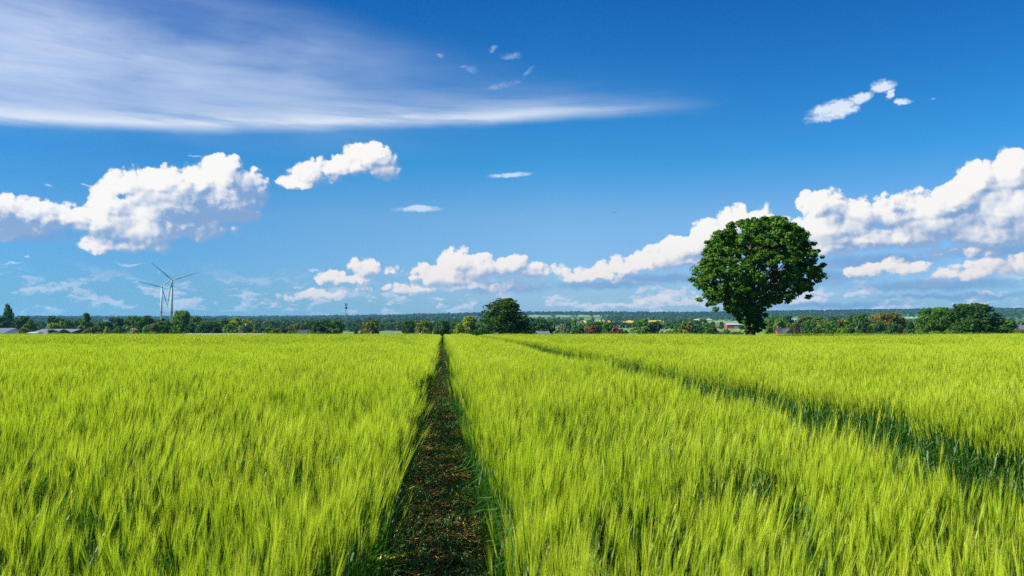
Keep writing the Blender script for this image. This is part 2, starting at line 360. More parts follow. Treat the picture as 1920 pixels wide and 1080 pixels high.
def unit_crown(kind, seed, nl, size, nc):
    r = np.random.default_rng(seed); cs = []; rs = []
    lob = [(r.uniform(0, 6.28), r.uniform(.2, .95), r.uniform(.75, 1.12)) for _ in range(9)]
    while len(cs) < nc:
        a = r.uniform(0, 6.2832); h = r.random(); q = r.random() ** .42
        if kind == 'round':
            z = .12 + .88 * h; t = (z - .12) / .88; prof = max(.05, 1 - abs((t - .46) / .56) ** 2.5) ** .45
        elif kind == 'dome':
            z = 0; prof = 1
        elif kind == 'bush':
            z = h; prof = math.sqrt(max(0.02, 1 - max(0, (z - .25) / .75) ** 2)) * (.85 + .15 * min(1, z / .2))
        elif kind == 'cone':
            z = .04 + .96 * h; prof = (1 - z) ** .75 * 1.05 + .08
        else:
            z = .05 + .95 * h; prof = (.35 + .75 * math.sin(math.pi * z ** .8)) * .75 * (.7 + .5 * r.random())
        f = 1.
        for (la, lh, lf) in lob:
            dd = math.cos(a - la); f += (lf - 1) * max(0, dd) * math.exp(-((z - lh) / .22) ** 2) * 1.6
        cr = r.uniform(.055, .12) * (.8 if kind == 'column' else 1)
        rr = max(0, .5 * prof * f - cr * .7) * q
        cs.append((rr * math.cos(a), rr * math.sin(a), min(z, 1.0 - cr * .6) if kind != 'bush' else max(cr * .5, min(z, 1 - cr * .6)))); rs.append(cr)
    V, F, t = leaf_cards(cs, rs, max(1, nl // nc), size, seed + 100)
    rad_ = np.hypot(V[:, 0], V[:, 1]); V[:, :2] *= .5 / np.percentile(rad_, 98.5); V[:, 2] *= 1 / np.percentile(V[:, 2], 99.8)
    return V, F, t
CROWNS = {}
def crown_lib(kind, var, hi=False):
    key = (kind, var, hi)
    if key not in CROWNS:
        nl, size, nc = (9000, .038, 210) if hi else (4000, .054, 110)
        V, F, t = unit_crown(kind, 11 + var * 7 + len(kind), nl, size, nc)
        CROWNS[key] = mesh_from('crown', V, F, [LEAF], tint=t)
    return CROWNS[key]
def unit_trunk():
    mb = MB(); mb.tube([(0, 0, -.04), (.005, 0, .12), (-.005, .005, .35), (0, 0, .72)], [.05, .036, .028, .008], 8)
    for a in (0.4, 1.7, 2.9, 4.2, 5.4):
        mb.tube([(0, 0, .22 + .04 * a), (.12 * math.cos(a), .12 * math.sin(a), .42 + .03 * a), (.26 * math.cos(a), .26 * math.sin(a), .58 + .03 * a)], [.02, .013, .004], 6)
    return mesh_from('trunk', mb.V, mb.F, [BARK], smooth=True)
TRUNK = unit_trunk()
GREENS = dict(dark=(.032, .085, .009), mid=(.066, .150, .013), bright=(.11, .22, .015), yellow=(.20, .25, .016), olive=(.13, .155, .016),
              blue=(.036, .105, .028), copper=(.16, .078, .042), purple=(.026, .015, .026), pale=(.28, .25, .17), rust=(.145, .140, .017), orange=(.30, .16, .02), blossom=(.19, .22, .15))
_tn = [0]
def tree(cx, top, w, d, kind, colr, name, label, cat='tree', group=None, hi=False, base=None):
    """one tree > crown, trunk, standing on the terrain at depth d"""
    _tn[0] += 1; k = _tn[0]
    p = at(cx, top, d); g = tz(p.x, d); h = p.z - g; wid = w * d / FPX * (1.5 if w < 40 else 1.3)
    root = empty(name, (p.x, d, g), label, cat, group, rz=0)
    c = obj('crown', crown_lib(kind, k % 4, hi), root); c.scale = (wid, wid * .95, h); c.rotation_euler = (0, 0, k * 1.37)
    gc = GREENS[colr]; j = .88 + .24 * ((k * .618) % 1); c.color = (gc[0] * j, gc[1] * j, gc[2], 1)
    if kind != 'bush':
        t = obj('trunk', TRUNK, root); t.scale = (max(wid, h * .5), max(wid, h * .5), h); t.rotation_euler = (0, 0, k * .9)
    return root

# ------------------------------------------------------------------ the ground sheet
def ground():
    m, nt = material('countryside'); g = nt.n('ShaderNodeNewGeometry'); pos = g.outputs['Position']
    vo = nt.n('ShaderNodeTexVoronoi', voronoi_dimensions='2D', feature='F1'); nt.inp(vo.inputs['Vector'], nt.v('MULTIPLY', pos, (1 / 420., 1 / 260., 0))); vo.inputs['Scale'].default_value = 1
    sp = nt.n('ShaderNodeSeparateColor'); nt.inp(sp.inputs[0], vo.outputs['Color'])
    fields = nt.ramp(sp.outputs[0], [(0, (.05, .11, .02)), (.3, (.09, .17, .03)), (.55, (.13, .20, .05)), (.75, (.05, .09, .02)), (.9, (.17, .18, .08)), (1, (.10, .17, .03))])
    fields = nt.mix(nt.noise(pos, .02, 5), nt.mix(1., fields, c4((.8, .8, .8)), 'MULTIPLY'), nt.mix(1., fields, c4((1.2, 1.2, 1.1)), 'MULTIPLY'))
    n1 = nt.noise(pos, 9., 6, .7); n2 = nt.noise(pos, 60., 3)
    soil = nt.ramp(n1, [(.3, (.025, .018, .009)), (.55, (.065, .046, .022)), (.75, (.13, .09, .04))])
    soil = nt.mix(nt.step(n2, .55, .75), soil, c4((.17, .115, .05)))
    sy = nt.n('ShaderNodeSeparateXYZ'); nt.inp(sy.inputs[0], pos)
    col = nt.mix(nt.step(sy.outputs[1], 130., 150.), soil, fields)
    p = nt.n('ShaderNodeBsdfPrincipled'); nt.inp(p.inputs['Base Color'], col); p.inputs['Roughness'].default_value = .95; p.inputs['Specular IOR Level'].default_value = .1
    bp = nt.n('ShaderNodeBump'); bp.inputs['Strength'].default_value = .8; bp.inputs['Distance'].default_value = .03; nt.inp(bp.inputs['Height'], n1)
    nt.inp(p.inputs['Normal'], bp.outputs[0]); finish(nt, p.outputs[0])
    ys = np.unique(np.concatenate([np.linspace(-250, 0, 12), np.linspace(0, 60, 30), np.linspace(60, 140, 33), np.linspace(140, 420, 30), np.linspace(420, 2000, 50), np.linspace(2000, 7000, 60)]))
    xs = np.concatenate([-np.geomspace(40, 6200, 46)[::-1], np.linspace(-38, 38, 39), np.geomspace(40, 6200, 46)])
    X, Y = np.meshgrid(xs, ys); Z = terrain(X, Y)
    V = np.stack([X, Y, Z], -1).reshape(-1, 3); nx = len(xs); ny = len(ys)
    i = np.arange(nx - 1)[None] + nx * np.arange(ny - 1)[:, None]
    F = np.stack([i, i + 1, i + 1 + nx, i + nx], -1).reshape(-1, 4)
    o = obj('ground', mesh_from('ground', V, F, [m], smooth=True)); tag(o, 'rolling farmland ground reaching to the wooded ridge', 'ground', kind='structure')
ground()
# fields that show between the trees: (x0, x1, y0, y1) in the photo, put down on the terrain where they lie
def depth_at(px, py):
    ds = np.concatenate([np.linspace(420, 2000, 400), np.linspace(2000, 6000, 600)])
    dx, _ = ray(px, py); z = terrain(dx * ds, ds); _, yy = topx(dx * ds, ds, z)
    k = np.where(yy <= py)[0]; return float(ds[k[0]]) if len(k) else 5500.
FIELDS = [(1075, 1245, 601.0, 605.5, 'rapeseed_field', (.55, .42, .02), 'yellow strip of flowering rapeseed in the middle distance'),
          (1155, 1196, 615.5, 624, 'meadow', (.14, .24, .06), 'flat green meadow between the copper trees and a dark hedge'),
          (1232, 1300, 617, 626, 'meadow', (.15, .23, .06), 'green meadow below the dark copse'),
          (1338, 1405, 617, 625, 'meadow', (.17, .25, .06), 'green meadow in front of the red barn'),
          (1290, 1400, 601.5, 606, 'meadow', (.19, .28, .07), 'pale green slope behind the red barn'),
          (1297, 1336, 598.3, 600.6, 'stubble_field', (.45, .42, .26), 'pale straw coloured field strip on the slope'),
          (1484, 1500, 597, 602, 'meadow', (.32, .40, .24), 'small pale field above the village trees'),
          (1695, 1728, 594.5, 598, 'meadow', (.28, .40, .18), 'pale green field left of the two big oaks'),
          (640, 765, 620.5, 627, 'meadow', (.13, .20, .08), 'dull green meadow below the far dark hedge'),
          (806, 826, 619, 628, 'meadow', (.16, .28, .06), 'small bright green field beside the dark tree at the track end'),
          (985, 1125, 590.8, 595.5, 'hillside_field', (.16, .24, .09), 'pale green open hillside on the ridge')]
for (x0, x1, y0, y1, nm, cl, lb) in FIELDS:
    V = []; nu, nv = 24, 8
    for j in range(nv + 1):
        for i in range(nu + 1):
            xx = x0 + (x1 - x0) * i / nu; yy = y1 + (y0 - y1) * j / nv * (.75 + .25 * math.sin(i * .9 + x0)) + .3 * math.sin(i * 2.1 + x0)
            d = depth_at(xx, yy); dx, _ = ray(xx, yy); V.append((dx * d, d, tz(dx * d, d) + .25 + d * .0004))
    F = np.array([[j * (nu + 1) + i, j * (nu + 1) + i + 1, (j + 1) * (nu + 1) + i + 1, (j + 1) * (nu + 1) + i] for j in range(nv) for i in range(nu)])
    o = obj(nm, mesh_from(nm, V, F, [pbr(nm, cl, .95, .2, .05, .1)])); tag(o, lb, 'field', kind='structure')

# ------------------------------------------------------------------ instanced stuff (crop, litter, far woods)
def src_coll(name, meshes):
    c = bpy.data.collections.new(name)
    for i, me in enumerate(meshes):
        c.objects.link(bpy.data.objects.new('%s_%02d' % (name, i), me))
    return c
def scatter(name, pts, rots, scls, idxs, coll, label, cat):
    me = bpy.data.meshes.new(name); n = len(pts); me.vertices.add(n); me.vertices.foreach_set('co', np.asarray(pts, np.float32).ravel())
    a = me.attributes.new('rot', 'FLOAT_VECTOR', 'POINT'); a.data.foreach_set('vector', np.asarray(rots, np.float32).ravel())
    a = me.attributes.new('scl', 'FLOAT_VECTOR', 'POINT'); a.data.foreach_set('vector', np.asarray(scls, np.float32).ravel())
    a = me.attributes.new('idx', 'INT', 'POINT'); a.data.foreach_set('value', np.asarray(idxs, np.int32))
    o = obj(name, me); tag(o, label, cat, kind='stuff')
    g = bpy.data.node_groups.new('scatter_' + name, 'GeometryNodeTree')
    g.interface.new_socket('Geometry', in_out='INPUT', socket_type='NodeSocketGeometry'); g.interface.new_socket('Geometry', in_out='OUTPUT', socket_type='NodeSocketGeometry')
    nn = g.nodes.new; gi = nn('NodeGroupInput'); go = nn('NodeGroupOutput'); ip = nn('GeometryNodeInstanceOnPoints'); ci = nn('GeometryNodeCollectionInfo')
    ci.inputs['Collection'].default_value = coll; ci.inputs['Separate Children'].default_value = True; ci.inputs['Reset Children'].default_value = True
    def na(k, t):
        x = nn('GeometryNodeInputNamedAttribute'); x.data_type = t; x.inputs['Name'].default_value = k; return x.outputs['Attribute']
    L = g.links.new; L(gi.outputs[0], ip.inputs['Points']); L(ci.outputs[0], ip.inputs['Instance']); ip.inputs['Pick Instance'].default_value = True
    L(na('idx', 'INT'), ip.inputs['Instance Index']); L(na('rot', 'FLOAT_VECTOR'), ip.inputs['Rotation']); L(na('scl', 'FLOAT_VECTOR'), ip.inputs['Scale'])
    L(ip.outputs[0], go.inputs[0])
    md = o.modifiers.new('scatter', 'NODES'); md.node_group = g
    return o

# ---- barley
def crop_mat(name, lo, hi, trans, tmul, gloss, base=None):
    m, nt = material(name); oi = nt.n('ShaderNodeObjectInfo'); g = nt.n('ShaderNodeNewGeometry')
    pn = nt.noise(g.outputs['Position'], .7, 3); f = nt.m('MULTIPLY_ADD', oi.outputs['Random'], .5, nt.m('MULTIPLY_ADD', pn, .9, -.2), clamp=True)
    c = nt.mix(f, c4(lo), c4(hi))
    if base:                                             # awns greener at the ear, paler at the tip; painted self-shadow deepens the base
        a_ = nt.n('ShaderNodeAttribute'); a_.attribute_name = 'tip'; c = nt.mix(a_.outputs['Fac'], c4(base), c)
    t = nt.mix(1., c, c4(tmul), 'MULTIPLY')
    leafy(nt, c, trans, t, gloss, .5); return m
AWN = crop_mat('barley_awn', (.52, .70, .016), (.92, .92, .085), .45, (1.05, 1.1, .75), .015, (.14, .28, .002))
EAR = crop_mat('barley_ear', (.17, .27, .010), (.30, .37, .02), .3, (1.1, 1.1, .6), .03)
BLADE = crop_mat('barley_blade', (.026, .10, .012), (.07, .18, .018), .36, (1.2, 1.4, .5), .03)
CROP = [AWN, EAR, BLADE]
def barley_clump(seed, n, rad, awns, aw, leaves, ew=.0042, hvar=.06):
    r = random.Random(seed); V = []; F = []; M = []; tips = {}
    def tri(a, b, c, m): i = len(V); V.extend((a, b, c)); F.append((i, i + 1, i + 2)); M.append(m)
    def quad(a, b, c, d, m): i = len(V); V.extend((a, b, c, d)); F.append((i, i + 1, i + 2)); F.append((i, i + 2, i + 3)); M.append(m); M.append(m)
    for _ in range(n):
        a = r.uniform(0, 6.283); q = rad * math.sqrt(r.random()); b = Vector((q * math.cos(a), q * math.sin(a), -.02))
        H = r.gauss(.68, hvar); la = r.gauss(.015, .055); lb = r.gauss(0, .06)
        P = lambda t: b + Vector((la * t * t * H, lb * t * t * H, H * t))
        wd = Vector((math.cos(a * 7), math.sin(a * 7), 0)) * .0016
        for (t0, t1) in ((0, .5), (.5, 1)): quad(P(t0) - wd, P(t0) + wd, P(t1) + wd, P(t1) - wd, 2)
        d = Vector((la * 2 + r.gauss(.01, .07), lb * 2 + r.gauss(0, .07), 1)).normalized()
        s = d.cross(Vector((math.cos(a * 3), math.sin(a * 3), .1))).normalized(); u = d.cross(s)
        e0 = P(1.); el = r.uniform(.06, .085); e1 = e0 + d * el * .45; e2 = e0 + d * el
        ring = [e1 + s * ew, e1 + u * ew * 1.2, e1 - s * ew, e1 - u * ew * 1.2]
        for i in range(4): tri(e0, ring[i], ring[(i + 1) % 4], 1); tri(ring[i], e2, ring[(i + 1) % 4], 1)
        for k in range(awns):
            t = r.uniform(.05, 1.); o = e0 + d * el * t; sd_ = (s * r.gauss(0, 1) + u * r.gauss(0, 1)).normalized()
            dr = (d + sd_ * r.uniform(.02, .15)).normalized(); ln = r.uniform(.11, .165); wv = dr.cross(sd_).normalized() * aw * .5
            tip = o + dr * ln + Vector((.006, 0, -.002)); tri(o - wv, o + wv, tip, 0); tips[len(V) - 1] = r.uniform(.85, 1.15)
        for k in range(leaves):
            t = r.uniform(.35, .85); o = P(t); az = r.uniform(0, 6.283); out = Vector((math.cos(az), math.sin(az), 0)); ln = r.uniform(.14, .28); w = Vector((-math.sin(az), math.cos(az), r.uniform(-.5, .5))) * r.uniform(.0035, .006)
            p1 = o + out * ln * .3 + Vector((0, 0, ln * .55)); p2 = o + out * ln * .7 + Vector((0, 0, ln * r.uniform(.3, .75))); 
            quad(o - w * .6, o + w * .6, p1 + w, p1 - w, 2); tri(p1 - w, p1 + w, p2, 2)
    me = mesh_from('barley', np.array(V), np.array(F), CROP, M); tp = np.zeros(len(V), np.float32)
    for k, v in tips.items(): tp[k] = v
    a_ = me.attributes.new('tip', 'FLOAT', 'POINT'); a_.data.foreach_set('value', tp); return me
NEARC = src_coll('barley_near', [barley_clump(i, 21, .125, 15, .0024, 2) for i in range(12)])
MIDC = src_coll('barley_mid', [barley_clump(40 + i, 22, .15, 7, .0042, 1) for i in range(8)])
FARC = src_coll('barley_far', [barley_clump(70 + i, 190, .62, 5, .0075, 1, .006, .085) for i in range(6)])
def c1(y): return -.0937 * y
def c2(y): return c1(y) + 2.90 + 1.35 * np.maximum(y, 0) / (np.maximum(y, 0) + 25)
def c3(y): return c1(y) + 32.2
def c4t(y): return c3(y) + 3.0
def vnoise(x, y, s, seed):
    r = np.random.default_rng(seed); T = r.random((64, 64)); u = x / s; v = y / s
    i = np.floor(u).astype(int); j = np.floor(v).astype(int); fu = u - i; fv = v - j; fu = fu * fu * (3 - 2 * fu); fv = fv * fv * (3 - 2 * fv)
    t = lambda a, b: T[a % 64, b % 64]
    return (t(i, j) * (1 - fu) + t(i + 1, j) * fu) * (1 - fv) + (t(i, j + 1) * (1 - fu) + t(i + 1, j + 1) * fu) * fv
def jgrid(x0, x1, y0, y1, s, jit=.5):
    X, Y = np.meshgrid(np.arange(x0, x1, s), np.arange(y0, y1, s)); X = X + (np.arange(X.shape[0]) % 2)[:, None] * s * .5
    X = X.ravel(); Y = Y.ravel(); return X + rng.uniform(-jit, jit, len(X)) * s, Y + rng.uniform(-jit, jit, len(Y)) * s
def sides(x, y, m1a=.44, m1b=.38, m2=.88):
    """0 left, 1 strip between the wheel tracks, 2 right, 3 far strip, 4 far right, -1 on a track"""
    s = np.full(len(x), -1)
    s[x < c1(y) - m1a] = 0
    s[(x > c1(y) + m1b) & (x < c2(y) - m2)] = 1
    s[(x > c2(y) + m2) & (x < c3(y) - m2)] = 2
    s[(x > c3(y) + m2) & (x < c4t(y) - m2)] = 3
    s[x > c4t(y) + m2] = 4
    return s
def edge_dist(x, y): return np.min([np.abs(x - f(y)) for f in (c1, c2, c3, c4t)], 0)
def crop():
    sets = []
    x, y = jgrid(-29, 29, -1.2, 32, .225); k = (np.abs(x) < .80 * np.maximum(y, 0) + 3.2) & ~((np.hypot(x, y) < .55)); x, y = x[k], y[k]
    near = y + rng.normal(0, 1.2, len(y)) < 13
    k = sides(x, y) >= 0; x, y, near = x[k], y[k], near[k]
    sets.append((x[near], y[near], 12, 'n')); sets.append((x[~near], y[~near], 8, 'm'))
    x, y = jgrid(-92, 92, 32, 112, .8); k = (np.abs(x) < .80 * y + 4) & (edge_dist(x, y) > 1.35); sets.append((x[k], y[k], 6, 'f'))
    x, y = jgrid(-92, 92, 32, 112, .24); k = (np.abs(x) < .80 * y + 4) & (edge_dist(x, y) <= 1.75) & (sides(x, y) >= 0); sets.append((x[k], y[k], 8, 'm'))
    ey = np.arange(-1., 32, .13); ex = np.concatenate([c1(ey) - .44, c1(ey) + .38, c2(ey) - .88, c2(ey) + .88]); ey4 = np.tile(ey, 4) + rng.normal(0, .03, 4 * len(ey)); ex = ex + rng.normal(0, .02, len(ex))
    k = np.hypot(ex, ey4) > .42; nr = (ey4 < 13) & k; fr = (ey4 >= 13) & k
    sets.append((ex[nr], ey4[nr], 12, 'n')); sets.append((ex[fr], ey4[fr], 8, 'm'))
    ey = np.arange(32, 112, .17); ex = np.concatenate([c1(ey) - .44, c1(ey) + .38, c2(ey) - .88, c2(ey) + .88]); sets.append((ex, np.tile(ey, 4), 8, 'm'))
    labs = ['wide stand of yellow-green barley filling the left of the field beside the trodden track', 'strip of barley between the two wheel tracks in the foreground',
            'broad stand of barley right of the second wheel track reaching under the lone tree', 'thin distant strip of barley between the two far wheel tracks on the right', 'barley beyond the far wheel tracks at the right horizon']
    colls = dict(n=NEARC, m=MIDC, f=FARC)
    per = {}
    for (x, y, nv, key) in sets:
        s = sides(x, y, .36, .30, .76) if key != 'f' else sides(x, y, 1.3, 1.3, 1.3)
        if len(x) and np.all(s < 0): s = np.where(x < c1(y), 0, np.where(x < c2(y), 1, 2))
        z = terrain(x, y) + .0
        wx = vnoise(x, y, .55, 1) - .5; wy = vnoise(x, y, .6, 2) - .5; big = vnoise(x, y, 2.2, 3); hs = .6 * vnoise(x, y, .36, 4) + .4 * vnoise(x, y, 1.1, 14); pat = vnoise(x, y * .6, 5.5, 8)
        lx = .0 + wx * .40 + (big - .5) * .18; ly = wy * .34
        e = x - c1(y); near1 = np.exp(-np.abs(e) / .5); lx = lx * (1 - .3 * near1) + np.where(e < 0, .045, -.02) * near1
        rot = np.stack([-ly, lx, rng.uniform(-.6, .6, len(x))], 1)
        ed = 1 - np.exp(-(edge_dist(x, y) / .9) ** 2 * .8); lx = lx * (.35 + .65 * ed); ly = ly * (.5 + .5 * ed); hs = .55 + (hs - .55) * (.3 + .7 * ed)
        sc = (.86 + .30 * hs + .12 * (pat - .5) + rng.normal(0, .025, len(x))) * 1.02
        sc = np.where(s == 3, sc * .66, sc)
        scl = np.stack([np.ones_like(sc), np.ones_like(sc), sc], 1)
        idx = rng.integers(0, nv, len(x))
        for q in range(5):
            k = s == q
            if k.any(): per.setdefault((q, key), []).append((np.stack([x, y, z], 1)[k], rot[k], scl[k], idx[k]))
    for q in range(5):
        # one object per stand: near, middle and far clumps are joined in one collection with offset indices
        P_, R_, S_, I_ = [], [], [], []
        for key, off in (('f', 0), ('m', 6), ('n', 14)):
            for (p, r_, s_, i_) in per.get((q, key), []): P_.append(p); R_.append(r_); S_.append(s_); I_.append(i_ + off)
        if P_: scatter('barley_crop', np.concatenate(P_), np.concatenate(R_), np.concatenate(S_), np.concatenate(I_), ALLC, labs[q], 'barley')
ALLC = bpy.data.collections.new('barley_sources')
for k, c in (('a', FARC), ('b', MIDC), ('c', NEARC)):
    for i, o in enumerate(list(c.objects)): o.name = 'barley_%s%02d' % (k, i); ALLC.objects.link(o)
crop()

# ---- what lies on the wheel track: straw, dead leaves, small weeds
def litter():
    straw = crop_mat('dry_straw', (.70, .47, .08), (.92, .70, .22), .2, (1, 1, 1), .05)
    brown = crop_mat('dead_leaf', (.28, .11, .02), (.46, .24, .05), .15, (1, 1, 1), .03)
    weed = crop_mat('track_weed', (.08, .25, .014), (.20, .42, .03), .38, (1.1, 1.2, .6), .08)
    pale = crop_mat('bent_blade', (.07, .21, .05), (.18, .36, .12), .35, (1.1, 1.2, .7), .06)
    def tuft(seed, n, rad, ln, wd, flat, mats, mw):
        r = random.Random(seed); V = []; F = []; M = []
        for _ in range(n):
            a = r.uniform(0, 6.283); q = rad * math.sqrt(r.random()); b = Vector((q * math.cos(a), q * math.sin(a), r.uniform(.0, .02)))
            az = r.uniform(0, 6.283); o = Vector((math.cos(az), math.sin(az), 0)); l = ln * r.uniform(.4, 1.3); e = r.uniform(*flat)
            w = Vector((-math.sin(az), math.cos(az), r.uniform(-.4, .4))) * wd * r.uniform(.5, 1.2)
            p1 = b + o * l * .5 * math.cos(e) + Vector((0, 0, l * .5 * math.sin(e))); p2 = b + o * l * math.cos(e * .6) + Vector((0, 0, l * math.sin(e) * r.uniform(.5, .95)))
            i = len(V); V.extend((b - w * .7, b + w * .7, p1 + w, p1 - w, p2)); F += [(i, i + 1, i + 2), (i, i + 2, i + 3), (i + 3, i + 2, i + 4)]; m = r.choices(range(len(mats)), mw)[0]; M += [m] * 3
        return mesh_from('tuft', np.array(V), np.array(F), mats, M)
    Ls = src_coll('straw_source', [tuft(200 + i, 13, .11, .115, .0058, (-.05, .45), [straw, brown], [4, 3]) for i in range(6)])
    Ws = src_coll('weed_source', [tuft(300 + i, 14, .07, .085, .0044, (.3, 1.3), [weed, pale], [6, 1]) for i in range(6)])
    Bs = src_coll('blade_source', [tuft(400 + i, 5, .10, .30, .0045, (.25, 1.1), [pale, weed], [3, 2]) for i in range(6)])
    def strip(y0, y1, dens, half, f, pw=1.):
        n = int((y1 - y0) * half * 2 * dens); y = y0 + (y1 - y0) * rng.random(n) ** pw; x = f(y) + rng.uniform(-half, half, n); return x, y
    def put(name, sets, coll, label, cat, s0, s1):
        x = np.concatenate([a for a, b in sets]); y = np.concatenate([b for a, b in sets]); n = len(x)
        scatter(name, np.stack([x, y, terrain(x, y) + .004], 1), np.stack([rng.normal(0, .08, n), rng.normal(0, .08, n), rng.uniform(0, 6.28, n)], 1), rng.uniform(s0, s1, (n, 1)) * np.ones((1, 3)), rng.integers(0, 6, n), coll, label, cat)
    put('straw_litter', [strip(2.5, 24, 62, .40, lambda y: c1(y) - .03), strip(24, 90, 14, .4, c1), strip(0, 60, 30, .72, c2)], Ls, 'dry straw and dead leaves lying on the trodden wheel track', 'straw', .6, 1.25)
    put('track_weeds', [strip(2.5, 24, 80, .44, lambda y: c1(y) - .03), strip(24, 90, 22, .42, c1), strip(0, 60, 55, .75, c2)], Ws, 'short green weeds growing on the trodden wheel track', 'weeds', .6, 1.3)
    e1 = strip(2.3, 30, 26, .12, lambda y: c1(y) - .40); e2 = strip(2.3, 30, 26, .12, lambda y: c1(y) + .31); e3 = strip(0, 40, 12, .62, c2)
    put('bent_blades', [e1, e2, e3], Bs, 'long bent green blades hanging over the edges of the wheel tracks', 'grass', .7, 1.25)
    # the yellowed ear lying across the track edge at the lower left
    p = Vector((-.0937 * 3.4 - .30, 3.4, tz(-.6, 3.4) + .47)); mb = MB()
    m = pbr('yellow_leaf', (.66, .60, .06), .6, .2, 40.)
    for k in range(6):
        t0, t1 = k / 6, (k + 1) / 6; w = lambda t: .013 * math.sin(math.pi * min(1, .18 + t * .80)) ** .8 * (1.25 - t)
        z = lambda t: .01 * math.sin(t * 2.5)
        mb.add([(t0 * .15, -w(t0), z(t0)), (t0 * .15, w(t0), z(t0) + .004), (t1 * .15, w(t1), z(t1) + .004), (t1 * .15, -w(t1), z(t1))], [(0, 1, 2, 3)])
    o = mb.build('yellow_leaf', m, None, p); o.rotation_euler = (R(48), R(-3), 0); tag(o, 'single yellow leaf sticking out sideways over the dark track', 'leaf')
litter()

# ---- far woods and hedgerows
def woods():
    meshes = []
    for i in range(5):
        V, F, t = unit_crown('bush' if i % 2 else 'round', 900 + i, 330, .15, 40)
        meshes.append(mesh_from('far_tree', V, F, [FARLEAF], tint=t))
    coll = src_coll('far_tree_source', meshes); ridge = []
    for i in range(5):
        V, F, t = unit_crown('cone' if i % 2 else 'round', 950 + i, 330, .15, 40); ridge.append(mesh_from('ridge_tree', V, F, [RIDGELEAF], tint=t))
    rcoll = src_coll('ridge_tree_source', ridge)
    seeds = np.stack([rng.uniform(-3800, 3800, 260), rng.uniform(500, 4600, 260)], 1); wooded = rng.random(260) < .30
    def scat(n, y0, y1, fn, h0, h1, name, label):
        y = np.sqrt(rng.uniform(y0 ** 2, y1 ** 2, n)); x = rng.uniform(-.76, .76, n) * y
        d = np.hypot((x[:, None] - seeds[None, :, 0]) / 1.6, y[:, None] - seeds[None, :, 1]); o = np.argsort(d, 1)[:, :2]
        r_ = np.arange(n); f1 = d[r_, o[:, 0]]; f2 = d[r_, o[:, 1]]; k = fn(x, y, f1, f2, wooded[o[:, 0]])
        x, y = x[k], y[k]; z = terrain(x, y); h = rng.uniform(h0, h1, len(x)); px, pb = topx(x, y, z); _, pt = topx(x, y, z + h)
        ok = np.ones(len(x), bool)
        pas = rng.random(len(x)) < .10
        for (a, b, c_, e, *_r) in FIELDS: ok &= pas | ~((px > a - 2) & (px < b + 2) & (pt < e - .6) & (pb > c_ + .4))
        ok &= ~((px > 1338) & (px < 1397) & (pt < 617) & (pb > 606.5)); ok &= ~((px > 640) & (px < 658) & (y < 1000))
        x, y, z, h = x[ok], y[ok], z[ok], h[ok]; m = len(x); w = h * rng.uniform(.8, 1.3, m)
        scatter(name, np.stack([x, y, z - .5], 1), np.stack([0 * x, 0 * x, rng.uniform(0, 6.28, m)], 1), np.stack([w, w, h], 1), rng.integers(0, 5, m), rcoll if y0 > 3000 else coll, label, 'wood')
    scat(16000, 3300, 5000, lambda x, y, a, b, w: (vnoise(x + 9000, y, 420, 21) > .22), 11, 19, 'ridge_wood', 'dark bluish wood covering the far ridge along the horizon')
    scat(10500, 1500, 3300, lambda x, y, a, b, w: ((b - a < 22) | w) , 9, 15, 'distant_wood', 'hazy patchwork of woods and hedgerow trees on the middle slopes')
    scat(11000, 620, 1500, lambda x, y, a, b, w: (b - a < 11) | (w & (rng.random(len(x)) < .7)), 6, 11, 'valley_wood', 'green copses and hedgerows on the valley floor beyond the field')
    return coll, meshes
FARCOLL, FARMESH = woods()

